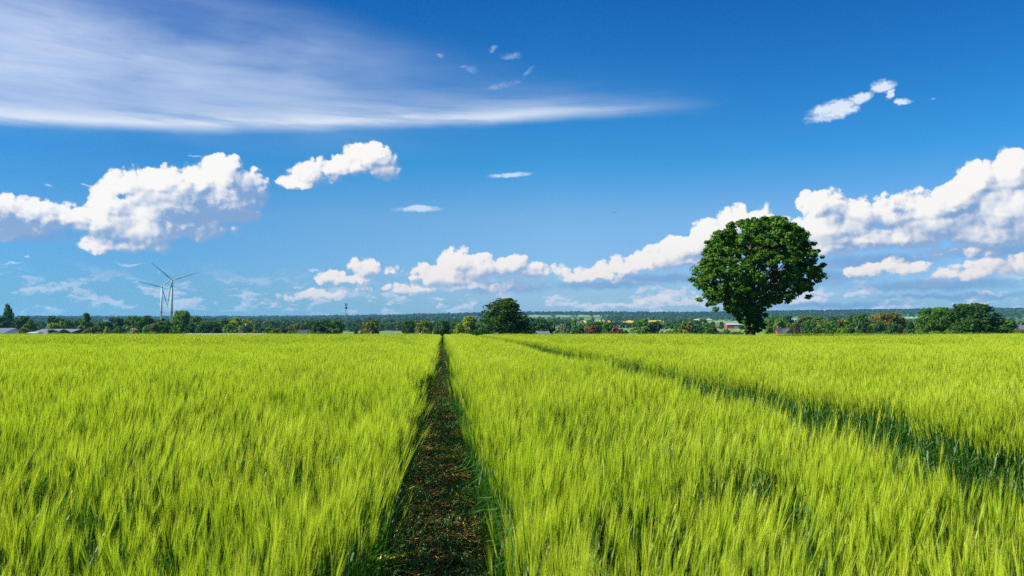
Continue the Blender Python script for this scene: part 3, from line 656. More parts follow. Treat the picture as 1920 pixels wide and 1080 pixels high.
# ------------------------------------------------------------------ trees one can tell apart
def lone_tree():
    d = 75.; base = at(1407, 632, d); g = tz(base.x, d); m = d / FPX
    root = empty('lone_tree', (base.x, d, g), 'big lone tree with a dark green mushroom crown standing in the barley', 'tree')
    prof = [(976, -40, 75), (955, -85, 118), (905, -110, 128), (860, -125, 110), (810, -215, 112), (765, -280, 185), (725, -335, 330), (700, -352, 430), (655, -390, 515), (600, -440, 560), (540, -470, 575), (450, -458, 590),
            (380, -405, 565), (300, -372, 545), (240, -310, 490), (180, -255, 450), (130, -150, 395), (95, -60, 260)]
    s = 1 / 4.153 * m; cx0 = 0.
    zs = np.array([(1040 - a) * s + .55 for a, _, _ in prof]); lo = np.array([b * s for _, b, _ in prof]); hi = np.array([c * s * (.965 if c > 200 else 1) for _, _, c in prof])
    r = np.random.default_rng(5); cs, rs = [], []
    def ext(z): return np.interp(z, zs, lo), np.interp(z, zs, hi)
    while len(cs) < 1150:
        z = r.uniform(zs[0], zs[-1]); a, b = ext(z); w = (b - a) / 2; c = (a + b) / 2
        if r.random() > (w / 7.2) * 1.1 + .10: continue
        t = r.uniform(0, 6.2832); q = r.random() ** (.30 if z > 3.4 else .6); cr = r.choice([.26, .34, .42, .52, .66]) if w > 2 else r.uniform(.2, .36)
        q *= 1 + .15 * math.sin(5 * t + 2.2 * z) * math.sin(1.7 * z + t); rr = max(0., w - cr * .55) * q; y_ = rr * math.sin(t) * (.92 if w > 2 else .95)
        zz = min(z, zs[-1] - cr * .5)
        if z > 3.2 and q < .6 and z < 9 and r.random() < .55: continue
        cs.append((c + rr * math.cos(t), y_, zz)); rs.append(cr)
    for (x, y, z, c) in [(-6.0, 0, 6.6, .5), (-5.2, .3, 4.6, .45), (-3.7, -.4, 3.6, .4), (-4.2, .4, 4.1, .4), (1.9, -.3, 3.9, .35), (2.6, .2, 4.3, .4), (4.0, 0, 4.4, .4), (6.3, .2, 4.9, .45), (1.4, -.4, 3.0, .4), (-1.6, .2, 3.2, .4)]:
        cs.append((x, y, z)); rs.append(c)
    cs = [(x * .965, y, z) for x, y, z in cs]
    V, F, t = leaf_cards(cs, rs, [int(42 + 68 * q) for q in rs], .235, 77, .62, .45)
    cr = obj('crown', mesh_from('crown', V, F, [LEAF], tint=t), root); cr.color = (.058, .142, .008, 1)
    mb = MB(); mb.tube([(-.02, 0, -.3), (0, 0, .6), (.05, .05, 2.2), (.15, 0, 4.2), (.3, 0, 6.4), (.5, 0, 9.6)], [.66, .52, .46, .42, .3, .06], 14)
    for k in range(13):
        a = k * 2.4; z0 = 3.2 + k * .38; L = (5.4 if k < 8 else 3.6) * (.8 + .3 * ((k * .37) % 1)); rise = 1.2 + .22 * k
        ca, sa = math.cos(a), math.sin(a)
        mb.tube([(.15, 0, z0), (.15 + ca * L * .3, sa * L * .3, z0 + rise * .7), (.4 + ca * L * .65, sa * L * .65, min(10.6, z0 + rise * 1.15)), (.5 + ca * L, sa * L, min(10.8, z0 + rise * 1.2))], [.24, .16, .1, .03], 7)
        mb.tube([(.15 + ca * L * .3, sa * L * .3, z0 + rise * .7), (.3 + math.cos(a + .6) * L * .7, math.sin(a + .6) * L * .7, min(10.6, z0 + rise * 1.6))], [.1, .03], 6)
    mb.build('trunk', BARK, root, smooth=True)
lone_tree()
T = tree
G1 = 'trees around the farm at the left'; G2 = 'trees in the row below the wind turbines'; G3 = 'trees along the valley edge in the middle'; G4 = 'trees around the red barn'; G5 = 'trees of the wood on the right'
rows = [
 # cx, top, w, depth, kind, colour, name, label
 (16,571,17,310,'column','mid','poplar_tree','tall narrow poplar rising above the farm at the left edge',G1),
 (0,594,30,290,'round','dark','broadleaf_tree','dark tree cut by the left edge of the photo below the poplar',G1),
 (28,602,16,330,'round','dark','broadleaf_tree','small dark tree just right of the poplar foot',G1),
 (43,593,30,320,'round','dark','broadleaf_tree','broad dark round tree right of the poplar',G1),
 (60,602,25,280,'round','mid','broadleaf_tree','mid green tree right of the broad dark one, between the two grey roofs',G1),
 (45,615,28,250,'bush','olive','shrub','yellowish shrub covering the end of the left grey roof',G1),
 (104,593,22,330,'round','dark','broadleaf_tree','dark round tree rising behind the grey barn',G1),
 (100,606,28,290,'round','yellow','broadleaf_tree','yellow green flat topped tree behind the grey barn',G1),
 (122,597,24,310,'round','mid','broadleaf_tree','mid green tree right of the yellow flat topped tree',G1),
 (97,618,22,225,'bush','blue','shrub','dark bushy shrub hiding the middle of the grey barn roof',G1),
 (120,618,30,225,'bush','blue','shrub','wide low shrub before the barn roof, right of the bushy one',G1),
 (162,587,34,340,'cone','mid','broadleaf_tree','tall pointed green tree behind the dark barn gable',G1),
 (149,600,26,345,'round','dark','broadleaf_tree','dark tree leaning on the left side of the tall pointed tree',G1),
 (151,611,20,290,'bush','bright','shrub','light green shrub just above the barn ridge',G1),
 (176,612,32,265,'bush','olive','shrub','olive shrub right of the dark barn gable',G1),
 (188,604,20,320,'round','mid','broadleaf_tree','small green tree above the olive shrub',G1),
 (200,613,15,255,'bush','yellow','shrub','little yellow shrub between two green ones',G1),
 (216,596,30,320,'round','dark','broadleaf_tree','wide dark tree right of the little yellow shrub',G1),
 (222,613,30,255,'bush','mid','shrub','rounded green shrub in front of the wide dark tree',G1),
 (251,592,30,310,'round','mid','broadleaf_tree','first of the two tall trees left of the turbines',G2),
 (271,592,30,300,'round','dark','broadleaf_tree','darker of the two tall trees left of the turbines',G2),
 (252,616,24,240,'bush','pale','shrub','pale flowering shrub at the field edge',G2),
 (276,610,26,260,'bush','bright','shrub','bright green shrub right of the pale flowering one',G2),
 (292,606,28,255,'bush','olive','shrub','olive shrub in front of the purple tree',G2),
 (304,598,22,330,'round','purple','copper_beech','dark purple tree at the foot of the left turbine',G2),
 (309,602,26,270,'round','mid','broadleaf_tree','green tree in front of the purple one',G2),
 (327,600,24,280,'round','olive','broadleaf_tree','olive tree at the foot of the larger turbine',G2),
 (343,582,30,300,'round','bright','broadleaf_tree','tallest bright green tree right of the turbines',G2),
 (336,608,26,260,'bush','mid','shrub','green shrub under the tallest bright tree',G2),
 (369,594,28,300,'round','mid','broadleaf_tree','green tree right of the tallest bright tree',G2),
 (358,608,26,255,'bush','dark','shrub','dark shrub right of the turbine foot',G2),
 (387,603,28,280,'round','blue','broadleaf_tree','dark bluish tree above the pale greenhouse, left end',G2),
 (405,602,24,285,'round','mid','broadleaf_tree','green tree over the left part of the greenhouse',G2),
 (424,600,24,300,'round','dark','broadleaf_tree','dark tree over the middle of the greenhouse',G2),
 (378,613,28,245,'bush','dark','shrub','deep green shrub touching the greenhouse end',G2),
 (404,614,26,245,'bush','dark','shrub','second deep green shrub along the greenhouse',G2),
 (447,596,32,300,'round','yellow','broadleaf_tree','yellow green tree over the right part of the greenhouse',G2),
 (430,608,32,250,'bush','bright','shrub','rounded bright shrub in front of the yellow green tree',G2),
 (457,608,16,248,'bush','blossom','shrub','pale flecked shrub right of the rounded bright shrub',G2),
 (478,608,14,255,'cone','yellow','broadleaf_tree','small yellow pointed tree at the greenhouse end',G2),
 (490,614,16,300,'bush','dark','shrub','dark shrub right of the small yellow pointed tree',G2),
 (502,614,20,290,'bush','mid','shrub','green shrub beyond the right end of the greenhouse',G3),
 (516,617,22,260,'bush','olive','shrub','low olive shrub left of the purple bush',G3),
 (530,615,18,320,'bush','dark','shrub','dark green shrub behind the purple bush',G3),
 (536,616,18,270,'bush','purple','shrub','round purple bush at the field edge',G3),
 (543,621,14,240,'bush','bright','shrub','tiny green shrub at the foot of the purple bush',G3),
 (554,608,24,300,'round','olive','broadleaf_tree','olive tree left of the slate roof',G3),
 (569,607,16,340,'round','dark','broadleaf_tree','slim dark tree behind the slate roof',G3),
 (562,623,12,230,'bush','yellow','shrub','tiny yellow shrub below the slate roof',G3),
 (581,602,20,320,'round','dark','broadleaf_tree','dark tree right of the slate roof',G3),
 (601,601,34,290,'round','dark','broadleaf_tree','broad dark tree in the clump left of the lattice mast',G3),
 (585,620,16,240,'bush','yellow','shrub','small yellow green shrub below the broad dark tree',G3),
 (616,606,16,330,'round','olive','broadleaf_tree','olive tree wedged between two darker ones',G3),
 (630,599,24,290,'round','mid','broadleaf_tree','upright green tree just left of the lattice mast',G3),
 (667,616,17,330,'cone','dark','conifer','small dark pointed tree alone on the meadow',G3),
 (682,612,15,400,'round','dark','broadleaf_tree','small dark tree on a bare stem beside the pointed one',G3),
 (698,600,27,280,'round','olive','broadleaf_tree','oval green tree alone right of the lattice mast',G3),
 (768,601,21,290,'round','dark','broadleaf_tree','dark upright tree, left one of a pair left of the track end',G3),
 (793,602,29,270,'round','olive','broadleaf_tree','yellow green oval tree, right one of the pair',G3),
 (816,614,14,300,'bush','pale','shrub','small pinkish flowering shrub near the track end',G3),
 (833,601,28,250,'round','blue','broadleaf_tree','dark tree standing right at the end of the track',G3),
 (828,616,26,220,'bush','dark','shrub','dark shrub in the notch where the track ends',G3),
 (852,606,14,330,'round','dark','broadleaf_tree','thin dark tree between track end and yellow green tree',G3),
 (878,593,50,230,'bush','yellow','broadleaf_tree','large yellow green tree left of the dark oak',G3),
 (862,606,24,215,'bush','yellow','shrub','yellow shrub at the left foot of the large yellow green tree',G3),
 (903,612,22,260,'bush','mid','shrub','green shrub between yellow green tree and dark oak',G3),
 (988,610,24,170,'bush','mid','shrub','green shrub under the right side of the dark oak',G3),
 (1004,597,22,300,'round','blue','broadleaf_tree','bluish tree right of the dark oak',G3),
 (1023,600,28,280,'round','dark','broadleaf_tree','dark tree behind the small grey shed',G3),
 (1044,619,16,260,'bush','yellow','shrub','small yellow green shrub left of the white flowering tree',G3),
 (1056,608,27,260,'bush','blossom','chestnut_tree','rounded tree speckled with white blossom',G3),
 (1076,599,22,310,'cone','bright','broadleaf_tree','light green pointed tree right of the blossoming one',G3),
 (1087,613,24,280,'bush','dark','shrub','dark shrub left of the first copper tree',G3),
 (1116,603,34,340,'round','mid','broadleaf_tree','green tree behind the first copper tree',G3),
 (1112,610,32,270,'bush','copper','copper_beech','larger reddish brown copper tree',G3),
 (1138,605,20,300,'round','mid','broadleaf_tree','green tree between the two copper trees',G3),
 (1155,613,27,270,'bush','copper','copper_beech','smaller reddish brown copper tree on the right',G3),
 (1173,619,10,260,'bush','dark','shrub','tiny dark shrub right of the smaller copper tree',G3),
 (1205,599,30,290,'round','mid','broadleaf_tree','dense green tree with pointed top left of the bluish one',G4),
 (1227,603,24,290,'round','blue','broadleaf_tree','grey bluish tree right of the dense pointed one',G4),
 (1241,623,14,250,'bush','dark','shrub','low dark shrub at the meadow edge right of the bluish tree',G4),
 (1255,622,18,260,'bush','mid','shrub','low green shrub before the dark copse meadow',G4),
 (1271,606,24,330,'round','mid','broadleaf_tree','green tree at the left end of the copse by the barn',G4),
 (1288,603,27,320,'round','olive','broadleaf_tree','olive tall tree in the copse left of the barn',G4),
 (1299,614,18,280,'bush','dark','shrub','dark shrub at the foot of the olive tall tree',G4),
 (1317,598,16,560,'round','dark','broadleaf_tree','small dark dome of a tree far behind the copse',G4),
 (1301,601,16,520,'round','blue','broadleaf_tree','small bluish tree behind the copse',G4),
 (1327,606,30,340,'round','mid','broadleaf_tree','broad green tree at the right end of the copse',G4),
 (1311,612,22,300,'bush','blue','shrub','bluish shrub in the middle of the copse',G4),
 (1331,615,22,290,'bush','mid','shrub','rounded shrub below the broad green tree',G4),
 (1335,603,9,540,'round','dark','broadleaf_tree','dark tree left of the small red shed',G4),
 (1353,603,8,800,'round','dark','broadleaf_tree','dark tree between the red shed and the red barn',G4),
 (1363,616,11,420,'bush','mid','shrub','round green shrub on the meadow before the red barn',G4),
 (1350,623,22,300,'bush','dark','shrub','low dark hedge bush left under the lone tree',G4),
 (1381,622,22,290,'bush','blue','shrub','low bluish bush beside the lone tree trunk',G4),
 (1449,593,24,360,'round','mid','broadleaf_tree','green tree behind the lone tree, right of its trunk',G5),
 (1462,597,18,330,'round','bright','broadleaf_tree','light green tree above the dark house roof',G5),
 (1477,592,20,400,'round','dark','broadleaf_tree','dark tree behind the brick house',G5),
 (1475,604,18,350,'round','olive','broadleaf_tree','olive tree right above the brick gable',G5),
 (1440,612,26,230,'bush','bright','shrub','light green shrub right beside the lone tree trunk',G5),
 (1452,613,9,290,'cone','orange','conifer','orange tinted little conifer left of the dark roof',G5),
 (1489,617,6,280,'cone','orange','conifer','very slim orange conifer right of the brick gable',G5),
 (1484,612,12,300,'bush','copper','shrub','brownish shrub right of the brick gable',G5),
 (1491,604,18,340,'round','mid','broadleaf_tree','green tree left of the purple tree',G5),
 (1503,601,18,330,'round','purple','copper_beech','dark purple tree above the white house',G5),
 (1511,592,26,400,'round','olive','broadleaf_tree','olive tree at the back of the wood, behind the purple tree',G5),
 (1518,602,24,290,'round','mid','broadleaf_tree','first green tree of the front row right of the purple tree',G5),
 (1534,593,24,380,'round','mid','broadleaf_tree','tall green tree at the back of the wood',G5),
 (1541,599,26,310,'round','olive','broadleaf_tree','olive tree in the middle of the wood',G5),
 (1562,594,20,380,'round','blue','broadleaf_tree','bluish tree at the back of the wood',G5),
 (1556,603,26,290,'round','mid','broadleaf_tree','rounded green tree of the front row below the bluish one',G5),
 (1530,614,26,240,'bush','mid','shrub','rounded shrub at the wood edge, leftmost',G5),
 (1581,596,28,320,'round','olive','broadleaf_tree','broad olive tree left of the dome shaped tree',G5),
 (1575,616,24,235,'bush','bright','shrub','light shrub at the edge of the wood',G5),
 (1610,589,32,310,'round','mid','broadleaf_tree','tall dome shaped green tree of the wood',G5),
 (1594,609,28,250,'bush','mid','shrub','green shrub before the dome shaped tree',G5),
 (1624,606,30,260,'bush','dark','shrub','dark shrub at the right foot of the dome shaped tree',G5),
 (1640,590,30,320,'round','olive','broadleaf_tree','olive tree left of the rusty topped tree',G5),
 (1666,586,44,290,'round','rust','broadleaf_tree','wide tree with rusty tinted top at the end of the wood',G5),
 (1650,606,32,250,'bush','blue','shrub','bluish shrub in front of the rusty topped tree',G5),
 (1688,596,28,290,'round','olive','broadleaf_tree','olive tree on the right flank of the rusty topped tree',G5),
 (1678,608,34,240,'bush','blue','shrub','wide bluish shrub right of the other bluish one',G5),
 (1706,603,34,245,'cone','blue','conifer','broad bluish conical tree left of the oaks',G5),
 (1722,610,22,260,'bush','olive','shrub','olive shrub between the conical tree and the oaks',G5),
 (1734,619,12,220,'bush','orange','shrub','small orange tinted shrub left of the oak trunk',G5),
 (1757,577,60,190,'round','mid','oak_tree','left big oak with a dark trunk showing',None),
 (1790,594,40,195,'round','dark','oak_tree','narrower oak filling the gap between the two big oaks',None),
 (1826,569,86,180,'round','dark','oak_tree','largest dark oak at the right, crown down to the field',None),
 (1826,598,80,175,'bush','dark','shrub','dark undergrowth beneath the largest oak',None),
 (1755,621,24,170,'bush','bright','shrub','light shrub left of the oak trunk',None),
 (1790,620,30,170,'bush','mid','shrub','green shrub between the two oak feet',None),
 (1886,599,38,230,'round','mid','broadleaf_tree','green tree on the right flank of the largest oak',None),
 (1884,614,40,190,'bush','mid','shrub','green shrub right of the largest oak',None),
 (1912,618,34,185,'bush','olive','shrub','olive shrub at the right edge of the photo',None),
]
for r_ in rows:
    cx, top, w, d, kind, colr, nm, lb, gp = r_
    T(cx, top, w, d, kind, colr, nm, lb, 'tree' if 'shrub' not in nm else 'shrub', gp, hi=(w > 38 or d < 200))
T(951, 560, 92, 140, 'bush', 'dark', 'oak_tree', 'big dark round oak left of the photo centre line beyond the field', 'tree', None, hi=True)
# dark field hedges in the valley
def hedge(x0, x1, top, base_y, h, label):
    d0 = depth_at(x0, base_y); d1 = depth_at(x1, base_y); n = int(abs(x1 - x0) * d0 / FPX / 2.2); cs = []; rs = []
    for i in range(n):
        t = i / max(1, n - 1); d = d0 + (d1 - d0) * t; xx = ray(x0 + (x1 - x0) * t, base_y)[0] * d
        for k in range(3): cs.append((xx + rng.normal(0, .8), d + rng.normal(0, 1.), tz(xx, d) + h * (.2 + .3 * k) * rng.uniform(.8, 1.1))); rs.append(h * .32)
    V, F, t = leaf_cards(cs, rs, 26, h * .22, int(x0)); o0 = np.array([cs[0][0], cs[0][1], tz(cs[0][0], cs[0][1])])
    o = obj('hedge', mesh_from('hedge', V - o0, F, [LEAF], tint=t), None, o0); o.color = (.018, .05, .012, 1); tag(o, label, 'hedge', 'dark hedges across the valley')
hedge(650, 762, 612, 620, 5.5, 'long dark hedge along the meadow right of the lattice mast')
hedge(1146, 1198, 605, 615.3, 6.5, 'tall dark hedge below the yellow rapeseed strip')
hedge(1238, 1266, 611, 617, 5, 'short dark hedge above the copse meadow')
hedge(1235, 1400, 622, 626.5, 2.6, 'low hedge along the near edge of the barn meadow')

# ------------------------------------------------------------------ buildings
M_ = dict(slate=pbr('grey_roof', (.12, .14, .19), .6, .2, .8), dslate=pbr('dark_slate', (.045, .055, .08), .6, .25, 1.), white=pbr('white_wall', (.72, .72, .70), .8, .08, .5),
          brick=pbr('red_brick', (.36, .07, .06), .85, .25, 1.2), darkwood=pbr('dark_boards', (.04, .045, .05), .8, .3, 2.), redwood=pbr('red_boards', (.42, .035, .05), .75, .2, .8),
          glass=pbr('window_glass', (.03, .04, .05), .15, .1, 1., .6), frame=pbr('white_frame', (.75, .75, .73), .6, .05), greyd=pbr('grey_door', (.28, .29, .30), .6, .1),
          redtile=pbr('red_tiles', (.30, .10, .07), .8, .25, 1.5), pale=pbr('pale_sheet', (.42, .46, .52), .35, .08, .3, .5))
def house(name, x, d, L, Dp, eave, ridge, rz, wall, roof, gable, label, cat, wins=(), door=None, chimney=False):
    g = tz(x, d); root = empty(name, (x, d, g), label, cat, None, rz); l = L / 2; w = Dp / 2
    mb = MB(); mb.box(-l, l, -w, w, -1, eave); mb.build('wall', wall, root)
    for s in (-1, 1):
        mb = MB(); mb.add([(s * l, -w, eave), (s * l, w, eave), (s * l, 0, ridge - .1), (s * (l - .3), -w, eave), (s * (l - .3), w, eave), (s * (l - .3), 0, ridge - .1)],
                          [(0, 1, 2), (5, 4, 3), (0, 2, 5, 3), (1, 4, 5, 2)]); mb.build('gable', gable, root)
    mb = MB(); o = .45; th = .18; sl = (ridge - eave) / w
    for s in (-1, 1):
        V = [(-l - o, s * (w + o), eave - o * sl), (l + o, s * (w + o), eave - o * sl), (l + o, 0, ridge), (-l - o, 0, ridge)]
        V2 = [(a, b, c + th) for a, b, c in V]; mb.add(V + V2, [(0, 1, 2, 3), (4, 5, 6, 7), (0, 1, 5, 4), (1, 2, 6, 5), (2, 3, 7, 6), (3, 0, 4, 7)])
    rf = mb.build('roof', roof, root)
    if chimney:
        mb = MB(); mb.box(-l * .4 - .35, -l * .4 + .35, -.35, .35, ridge - .6, ridge + 1.1); mb.build('chimney', M_['brick'], rf)
    for (face, u, z, ww, hh) in wins:
        fr = MB(); pn = MB()
        if face == 'f':
            fr.box(u - ww / 2 - .1, u + ww / 2 + .1, -w - .05, -w + .02, z - .1, z + hh + .1); pn.box(u - ww / 2, u + ww / 2, -w - .07, -w - .04, z, z + hh)
        else:
            q = l if face == 'r' else -l; a = q + (.05 if face == 'r' else -.05); b_ = q + (.08 if face == 'r' else -.08)
            fr.box(min(q, a), max(q, a), u - ww / 2 - .1, u + ww / 2 + .1, z - .1, z + hh + .1); pn.box(min(a - .01, b_), max(a - .01, b_), u - ww / 2, u + ww / 2, z, z + hh)
        f = fr.build('window', M_['frame'], root); pn.build('pane', M_['glass'], f)
    if door:
        u, ww, hh = door; mb = MB(); mb.box(u - ww / 2, u + ww / 2, -w - .08, -w + .02, 0, hh); mb.build('door', M_['greyd'], root)
    return root
def place(px0, px1, ytop, yeave, d):
    a = at(px0, ytop, d); b = at(px1, ytop, d); g = tz((a.x + b.x) / 2, d); return (a.x + b.x) / 2, b.x - a.x, at(px0, yeave, d).z - g, a.z - g
x, L, e, t = place(-60, 29, 616, 624.5, 265); house('barn', x, 265, L, 13, e, t, 0, M_['white'], M_['slate'], M_['white'], 'low white farm building with a light grey roof at the left edge', 'barn', wins=[('f', 4, e - 2.2, 1.2, 1.2), ('f', 7, e - 2.2, 1.2, 1.2)])
x, L, e, t = place(74, 158, 617.6, 627, 275); house('barn', x, 275, L, 14, e, t, R(-14), M_['white'], M_['slate'], M_['darkwood'], 'long barn with a light grey roof and a dark right gable', 'barn', door=(-3, 3, 3.2))
x, L, e, t = place(60, 73, 623.4, 625, 250); house('shed', x, 250, L, 3.5, e, t, 0, M_['white'], M_['pale'], M_['white'], 'small whitish shed just left of the long barn', 'shed', door=(0, 1, 2))
x, L, e, t = place(356, 498, 626.6, 628.6, 190); house('greenhouse', x, 190, L, 9, e, t, R(1), M_['pale'], M_['pale'], M_['pale'], 'long low pale greenhouse roof showing just over the barley', 'greenhouse')
x, L, e, t = place(562, 577, 618.6, 626, 285); house('house', x, 285, L, 7, e, t, R(8), M_['brick'], M_['dslate'], M_['brick'], 'small house with a blue grey slate roof among the trees left of the mast', 'house', wins=[('f', -.6, e - 1.6, .9, 1.2)], chimney=True)
x, L, e, t = place(1008, 1027, 622, 625.8, 240); house('shed', x, 240, L, 5, e, t, R(6), M_['darkwood'], M_['slate'], M_['darkwood'], 'grey roofed shed beside the dark oak and the blossoming tree', 'shed', door=(0, 1.4, 2.))
x, L, e, t = place(1361, 1392, 606.3, 608.8, 880); house('barn', x, 880, L, 11, e, t, R(-3), M_['redwood'], M_['pale'], M_['redwood'], 'red barn with a pale roof seen left of the lone tree trunk', 'barn', door=(1.2, 4.5, 2.6), wins=[('f', -5, 1.5, 1.2, 1.), ('f', 7, 1.5, 1.2, 1.)])
x, L, e, t = place(1343, 1351, 610.8, 612.6, 900); house('shed', x, 900, L, 4, e, t, 0, M_['redwood'], M_['redtile'], M_['redwood'], 'small red shed left of the red barn', 'shed', door=(0, 1.2, 2))
x, L, e, t = place(1455, 1470, 615.8, 625, 300); house('house', x, 300, L, 6, e, t, 0, M_['brick'], M_['dslate'], M_['brick'], 'house with a steep dark slate roof right of the lone tree', 'house', wins=[('f', 0, e - 1.6, 1, 1.2)], chimney=True)
x, L, e, t = place(1469.5, 1481, 618.2, 622.5, 296); house('house', x, 296, 6.5, L, e, t, R(-90), M_['brick'], M_['dslate'], M_['brick'], 'red brick house gable with white windows beside the dark roof', 'house', wins=[('r', -.55, e - .9, .5, .7), ('r', .55, e - .9, .5, .7), ('r', 0, e + .2, .4, .4), ('r', -.55, e - 2.1, .5, .8), ('r', .55, e - 2.1, .5, .8)])
x, L, e, t = place(1498, 1507, 613.5, 618.5, 345); house('house', x, 345, L, 6, e, t, R(5), M_['white'], M_['slate'], M_['white'], 'white house half hidden below the purple tree', 'house', wins=[('f', .3, e - 1.6, .8, 1.)])
x, L, e, t = place(1902, 1944, 609.6, 618, 420); house('house', x, 420, L, 8, e, t, R(4), M_['dslate'], M_['slate'], M_['dslate'], 'grey roofed house cut by the right edge of the photo', 'house', wins=[('f', -3, e - 1.6, 1, 1.2)], chimney=True)

# ------------------------------------------------------------------ wind turbines
TW = pbr('turbine_white', (.46, .50, .51), .45, .05, .2, .3); TR = pbr('turbine_red', (.55, .05, .06), .5, .05)
def turbine(px, py, d, blen, angs, yaw, tr, label):
    hub = at(px, py, d); g = tz(hub.x, d); root = empty('wind_turbine', (hub.x, d, g), label, 'wind turbine', 'wind turbines on the left'); H = hub.z - g
    mb = MB(); mb.tube([(0, 0, -1), (0, 0, H * .5), (0, 0, H - 1.2)], [tr * 1.15, tr * .95, tr * .7], 20); tw = mb.build('tower', TW, root, smooth=True)
    zb = at(px, 585.5, d).z - g; mb = MB(); mb.tube([(0, 0, zb - 1.4), (0, 0, zb + 1.4)], [tr * 1.14, tr * 1.13], 20, cap=False); mb.build('red_band', TR, tw, smooth=True)
    rot = Matrix.Rotation(yaw, 4, 'Z')
    def part(mb, name, mat, par=root, sm=True):
        o = mb.build(name, mat, par, (0, 0, H), sm); o.rotation_euler = (0, 0, yaw); return o
    mb = MB(); mb.tube([(0, -2.4, .6), (0, -1.6, .6), (0, 4.5, .7), (0, 6.2, .6)], [1.1, 1.75, 1.8, 1.2], 12); na = part(mb, 'nacelle', TW)
    mb = MB(); mb.tube([(0, .2, .66), (0, 4.2, .70)], [1.86, 1.88], 12, cap=False); s = mb.build('red_stripe', TR, na, (0, 0, 0), True)
    mb = MB(); mb.tube([(0, -4.6, .6), (0, -4.0, .6), (0, -2.4, .6)], [.3, 1.1, 1.4], 12); part(mb, 'hub', TW)
    for a in angs:
        ca, sa = math.cos(R(a)), math.sin(R(a)); V = []; n = 10
        st = [(0, .9, .9), (.06, 1.0, .7), (.18, 2.0, .42), (.4, 1.5, .3), (.7, 1.0, .2), (.92, .6, .12), (1, .16, .06)]
        for (t, c, th) in st:
            for k in range(n):
                q = 6.2832 * k / n; cx = c * math.cos(q) * .62; ty = th * math.sin(q) * .62; tw_ = .25 * (1 - t)
                lx = cx * math.cos(tw_); ly = ty + cx * math.sin(tw_) - .6 * t; rr = 1.0 + t * (blen - 1.)
                V.append((rr * ca - lx * sa, ly - 3.2, .6 + rr * sa + lx * ca))
        F = [(i * n + k, i * n + (k + 1) % n, (i + 1) * n + (k + 1) % n, (i + 1) * n + k) for i in range(len(st) - 1) for k in range(n)] + [tuple(range(n))[::-1], tuple(range(len(V) - n, len(V)))]
        mb = MB(); mb.add(V, F); part(mb, 'blade', TW)
turbine(323, 526, 1250, 45, (139, 19, -99), R(24), 2.1, 'larger nearer wind turbine with a red striped nacelle, on the right of the pair')
turbine(303.5, 539, 1500, 46, (166, 46, -74), R(20), 1.9, 'smaller farther wind turbine on the left of the pair')

# ------------------------------------------------------------------ masts on the skyline
STEEL = pbr('galvanised_steel', (.22, .25, .27), .5, .1, 1.); DARKP = pbr('antenna_dark', (.05, .06, .08), .5, .1)
def lattice(name, px, ytop, d, w0, w1, label, cat, arms=False, thick=.16, heads=True, group=None):
    t = at(px, ytop, d); g = tz(t.x, d); H = t.z - g; root = empty(name, (t.x, d, g), label, cat, group); mb = MB()
    W = lambda z: w0 + (w1 - w0) * z / H; n = max(6, int(H / (w0 * 1.3))); cs = [(-1, -1), (1, -1), (1, 1), (-1, 1)]
    for c in cs: mb.tube([(c[0] * W(0) / 2, c[1] * W(0) / 2, -.5), (c[0] * W(H) / 2, c[1] * W(H) / 2, H)], thick, 5)
    for i in range(n):
        z0, z1 = H * i / n, H * (i + 1) / n
        for k in range(4):
            a, b = cs[k], cs[(k + 1) % 4]
            mb.tube([(a[0] * W(z0) / 2, a[1] * W(z0) / 2, z0), (b[0] * W(z1) / 2, b[1] * W(z1) / 2, z1)], thick * .6, 4)
            mb.tube([(a[0] * W(z1) / 2, a[1] * W(z1) / 2, z1), (b[0] * W(z1) / 2, b[1] * W(z1) / 2, z1)], thick * .6, 4)
    mb.build('lattice', STEEL, root)
    if heads:
        for k in range(3):
            mb = MB(); a = 2.09 * k + .5; r = W(H) * .5 + .5; cx, cyy = r * math.cos(a), r * math.sin(a); mb.box(cx - .28, cx + .28, cyy - .22, cyy + .22, H - 2.4 + k * .3, H + .4 + k * .3); mb.box(min(0, cx), max(0, cx), cyy * .5 - .1, cyy * .5 + .1, H - 1.5, H - 1.2); mb.build('antenna', DARKP, root)
        mb = MB(); mb.tube([(0, 0, H - 5.6), (0, 0, H - 5.2), (0, 0, H - 3.6)], [W(H) * .8, W(H) * .95, W(H) * .95], 10); mb.build('platform', DARKP, root)
    if arms:
        for q in (.72, .86): 
            mb = MB(); mb.tube([(-6, 0, H * q), (0, 0, H * q + .8), (6, 0, H * q)], [.12, .3, .12], 5); mb.build('cross_arm', STEEL, root)
lattice('lattice_mast', 649, 570, 900, 2.9, 1.7, 'tall lattice radio mast with dark antennas above the trees', 'mast', thick=.11)
lattice('radio_mast', 835, 584.5, 3300, 4.5, 1.6, 'thin faint mast on the far ridge left of the dark oak', 'mast', thick=.5, heads=False)
lattice('power_pylon', 1856, 576.5, 3600, 6, 1.6, 'faint pylon on the ridge right of the largest oak', 'pylon', True, .5, False, 'pylons on the ridge')
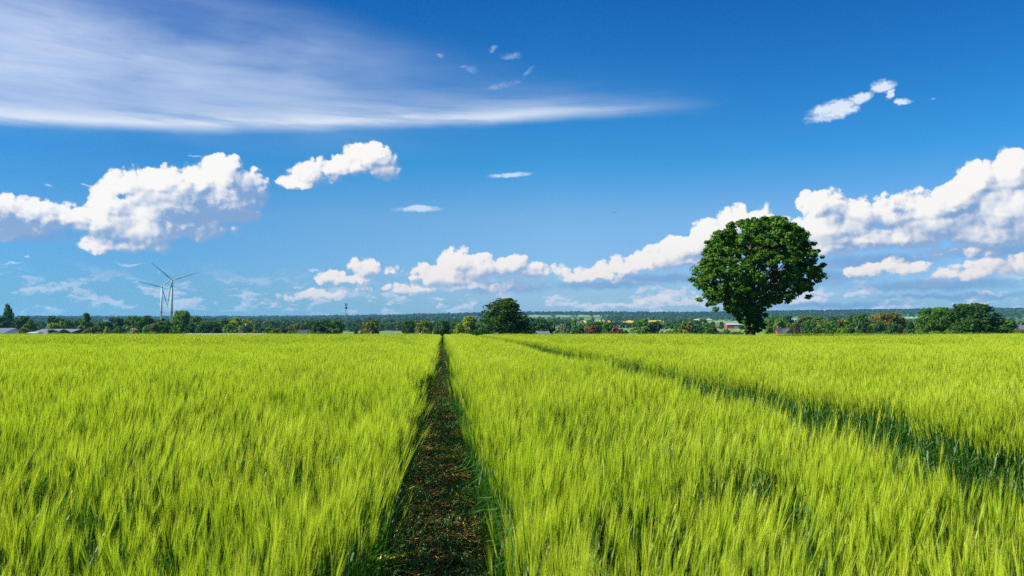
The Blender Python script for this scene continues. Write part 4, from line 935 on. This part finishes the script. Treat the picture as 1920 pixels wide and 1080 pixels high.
lattice('power_pylon', 1682, 578, 3900, 6, 1.6, 'faint pylon on the ridge left of the big oaks', 'pylon', True, .5, False, 'pylons on the ridge')

# ------------------------------------------------------------------ birds
FEATH = pbr('dark_feathers', (.02, .022, .028), .7, .3, 20.)
def bird(px, py, d, sc, rz, label):
    root = empty('bird', at(px, py, d), label, 'bird', 'birds in flight', rz)
    mb = MB(); mb.tube([(0, -.10, 0), (0, -.08, .004), (0, -.03, .005), (0, .05, 0), (0, .13, 0), (0, .19, 0)], [.006, .018, .03, .028, .012, .022], 8); b = mb.build('body', FEATH, root, smooth=True); b.scale = (sc,) * 3
    for s in (-1, 1):
        mb = MB(); V = []
        for (u, y0, y1, z) in [(.02, -.05, .06, .01), (.12, -.07, .05, .05), (.24, -.03, .06, .03), (.36, .05, .08, -.03)]:
            V += [(s * u, y0, z), (s * u, y1, z), (s * u, y1, z - .008), (s * u, y0, z - .012)]
        mb.add(V, [(i * 4 + k, i * 4 + (k + 1) % 4, (i + 1) * 4 + (k + 1) % 4, (i + 1) * 4 + k) for i in range(3) for k in range(4)] + [(0, 1, 2, 3), (15, 14, 13, 12)])
        w = mb.build('wing', FEATH, root); w.scale = (sc,) * 3
bird(1152, 398, 85, .62, R(35), 'small dark bird gliding left of the lone tree')
bird(470, 189, 150, .5, R(60), 'tiny bird speck above the long white cloud band')
bird(1775, 123, 160, .5, R(-50), 'tiny bird speck high in the deep blue at the upper right')

# ------------------------------------------------------------------ the air
def haze():
    mb = MB(); mb.box(-6300, 6300, -260, 7100, -16, 150); m, nt = material('haze_air')
    v = nt.n('ShaderNodeVolumePrincipled'); v.inputs['Color'].default_value = (.20, .56, 1, 1); v.inputs['Density'].default_value = HAZE; v.inputs['Anisotropy'].default_value = .2
    o = nt.n('ShaderNodeOutputMaterial'); nt.t.links.new(v.outputs[0], o.inputs['Volume'])
    h = mb.build('haze', m); tag(h, 'pale blue haze in the air over the farmland', 'haze', kind='stuff')
HAZE = 7.5e-5
haze()
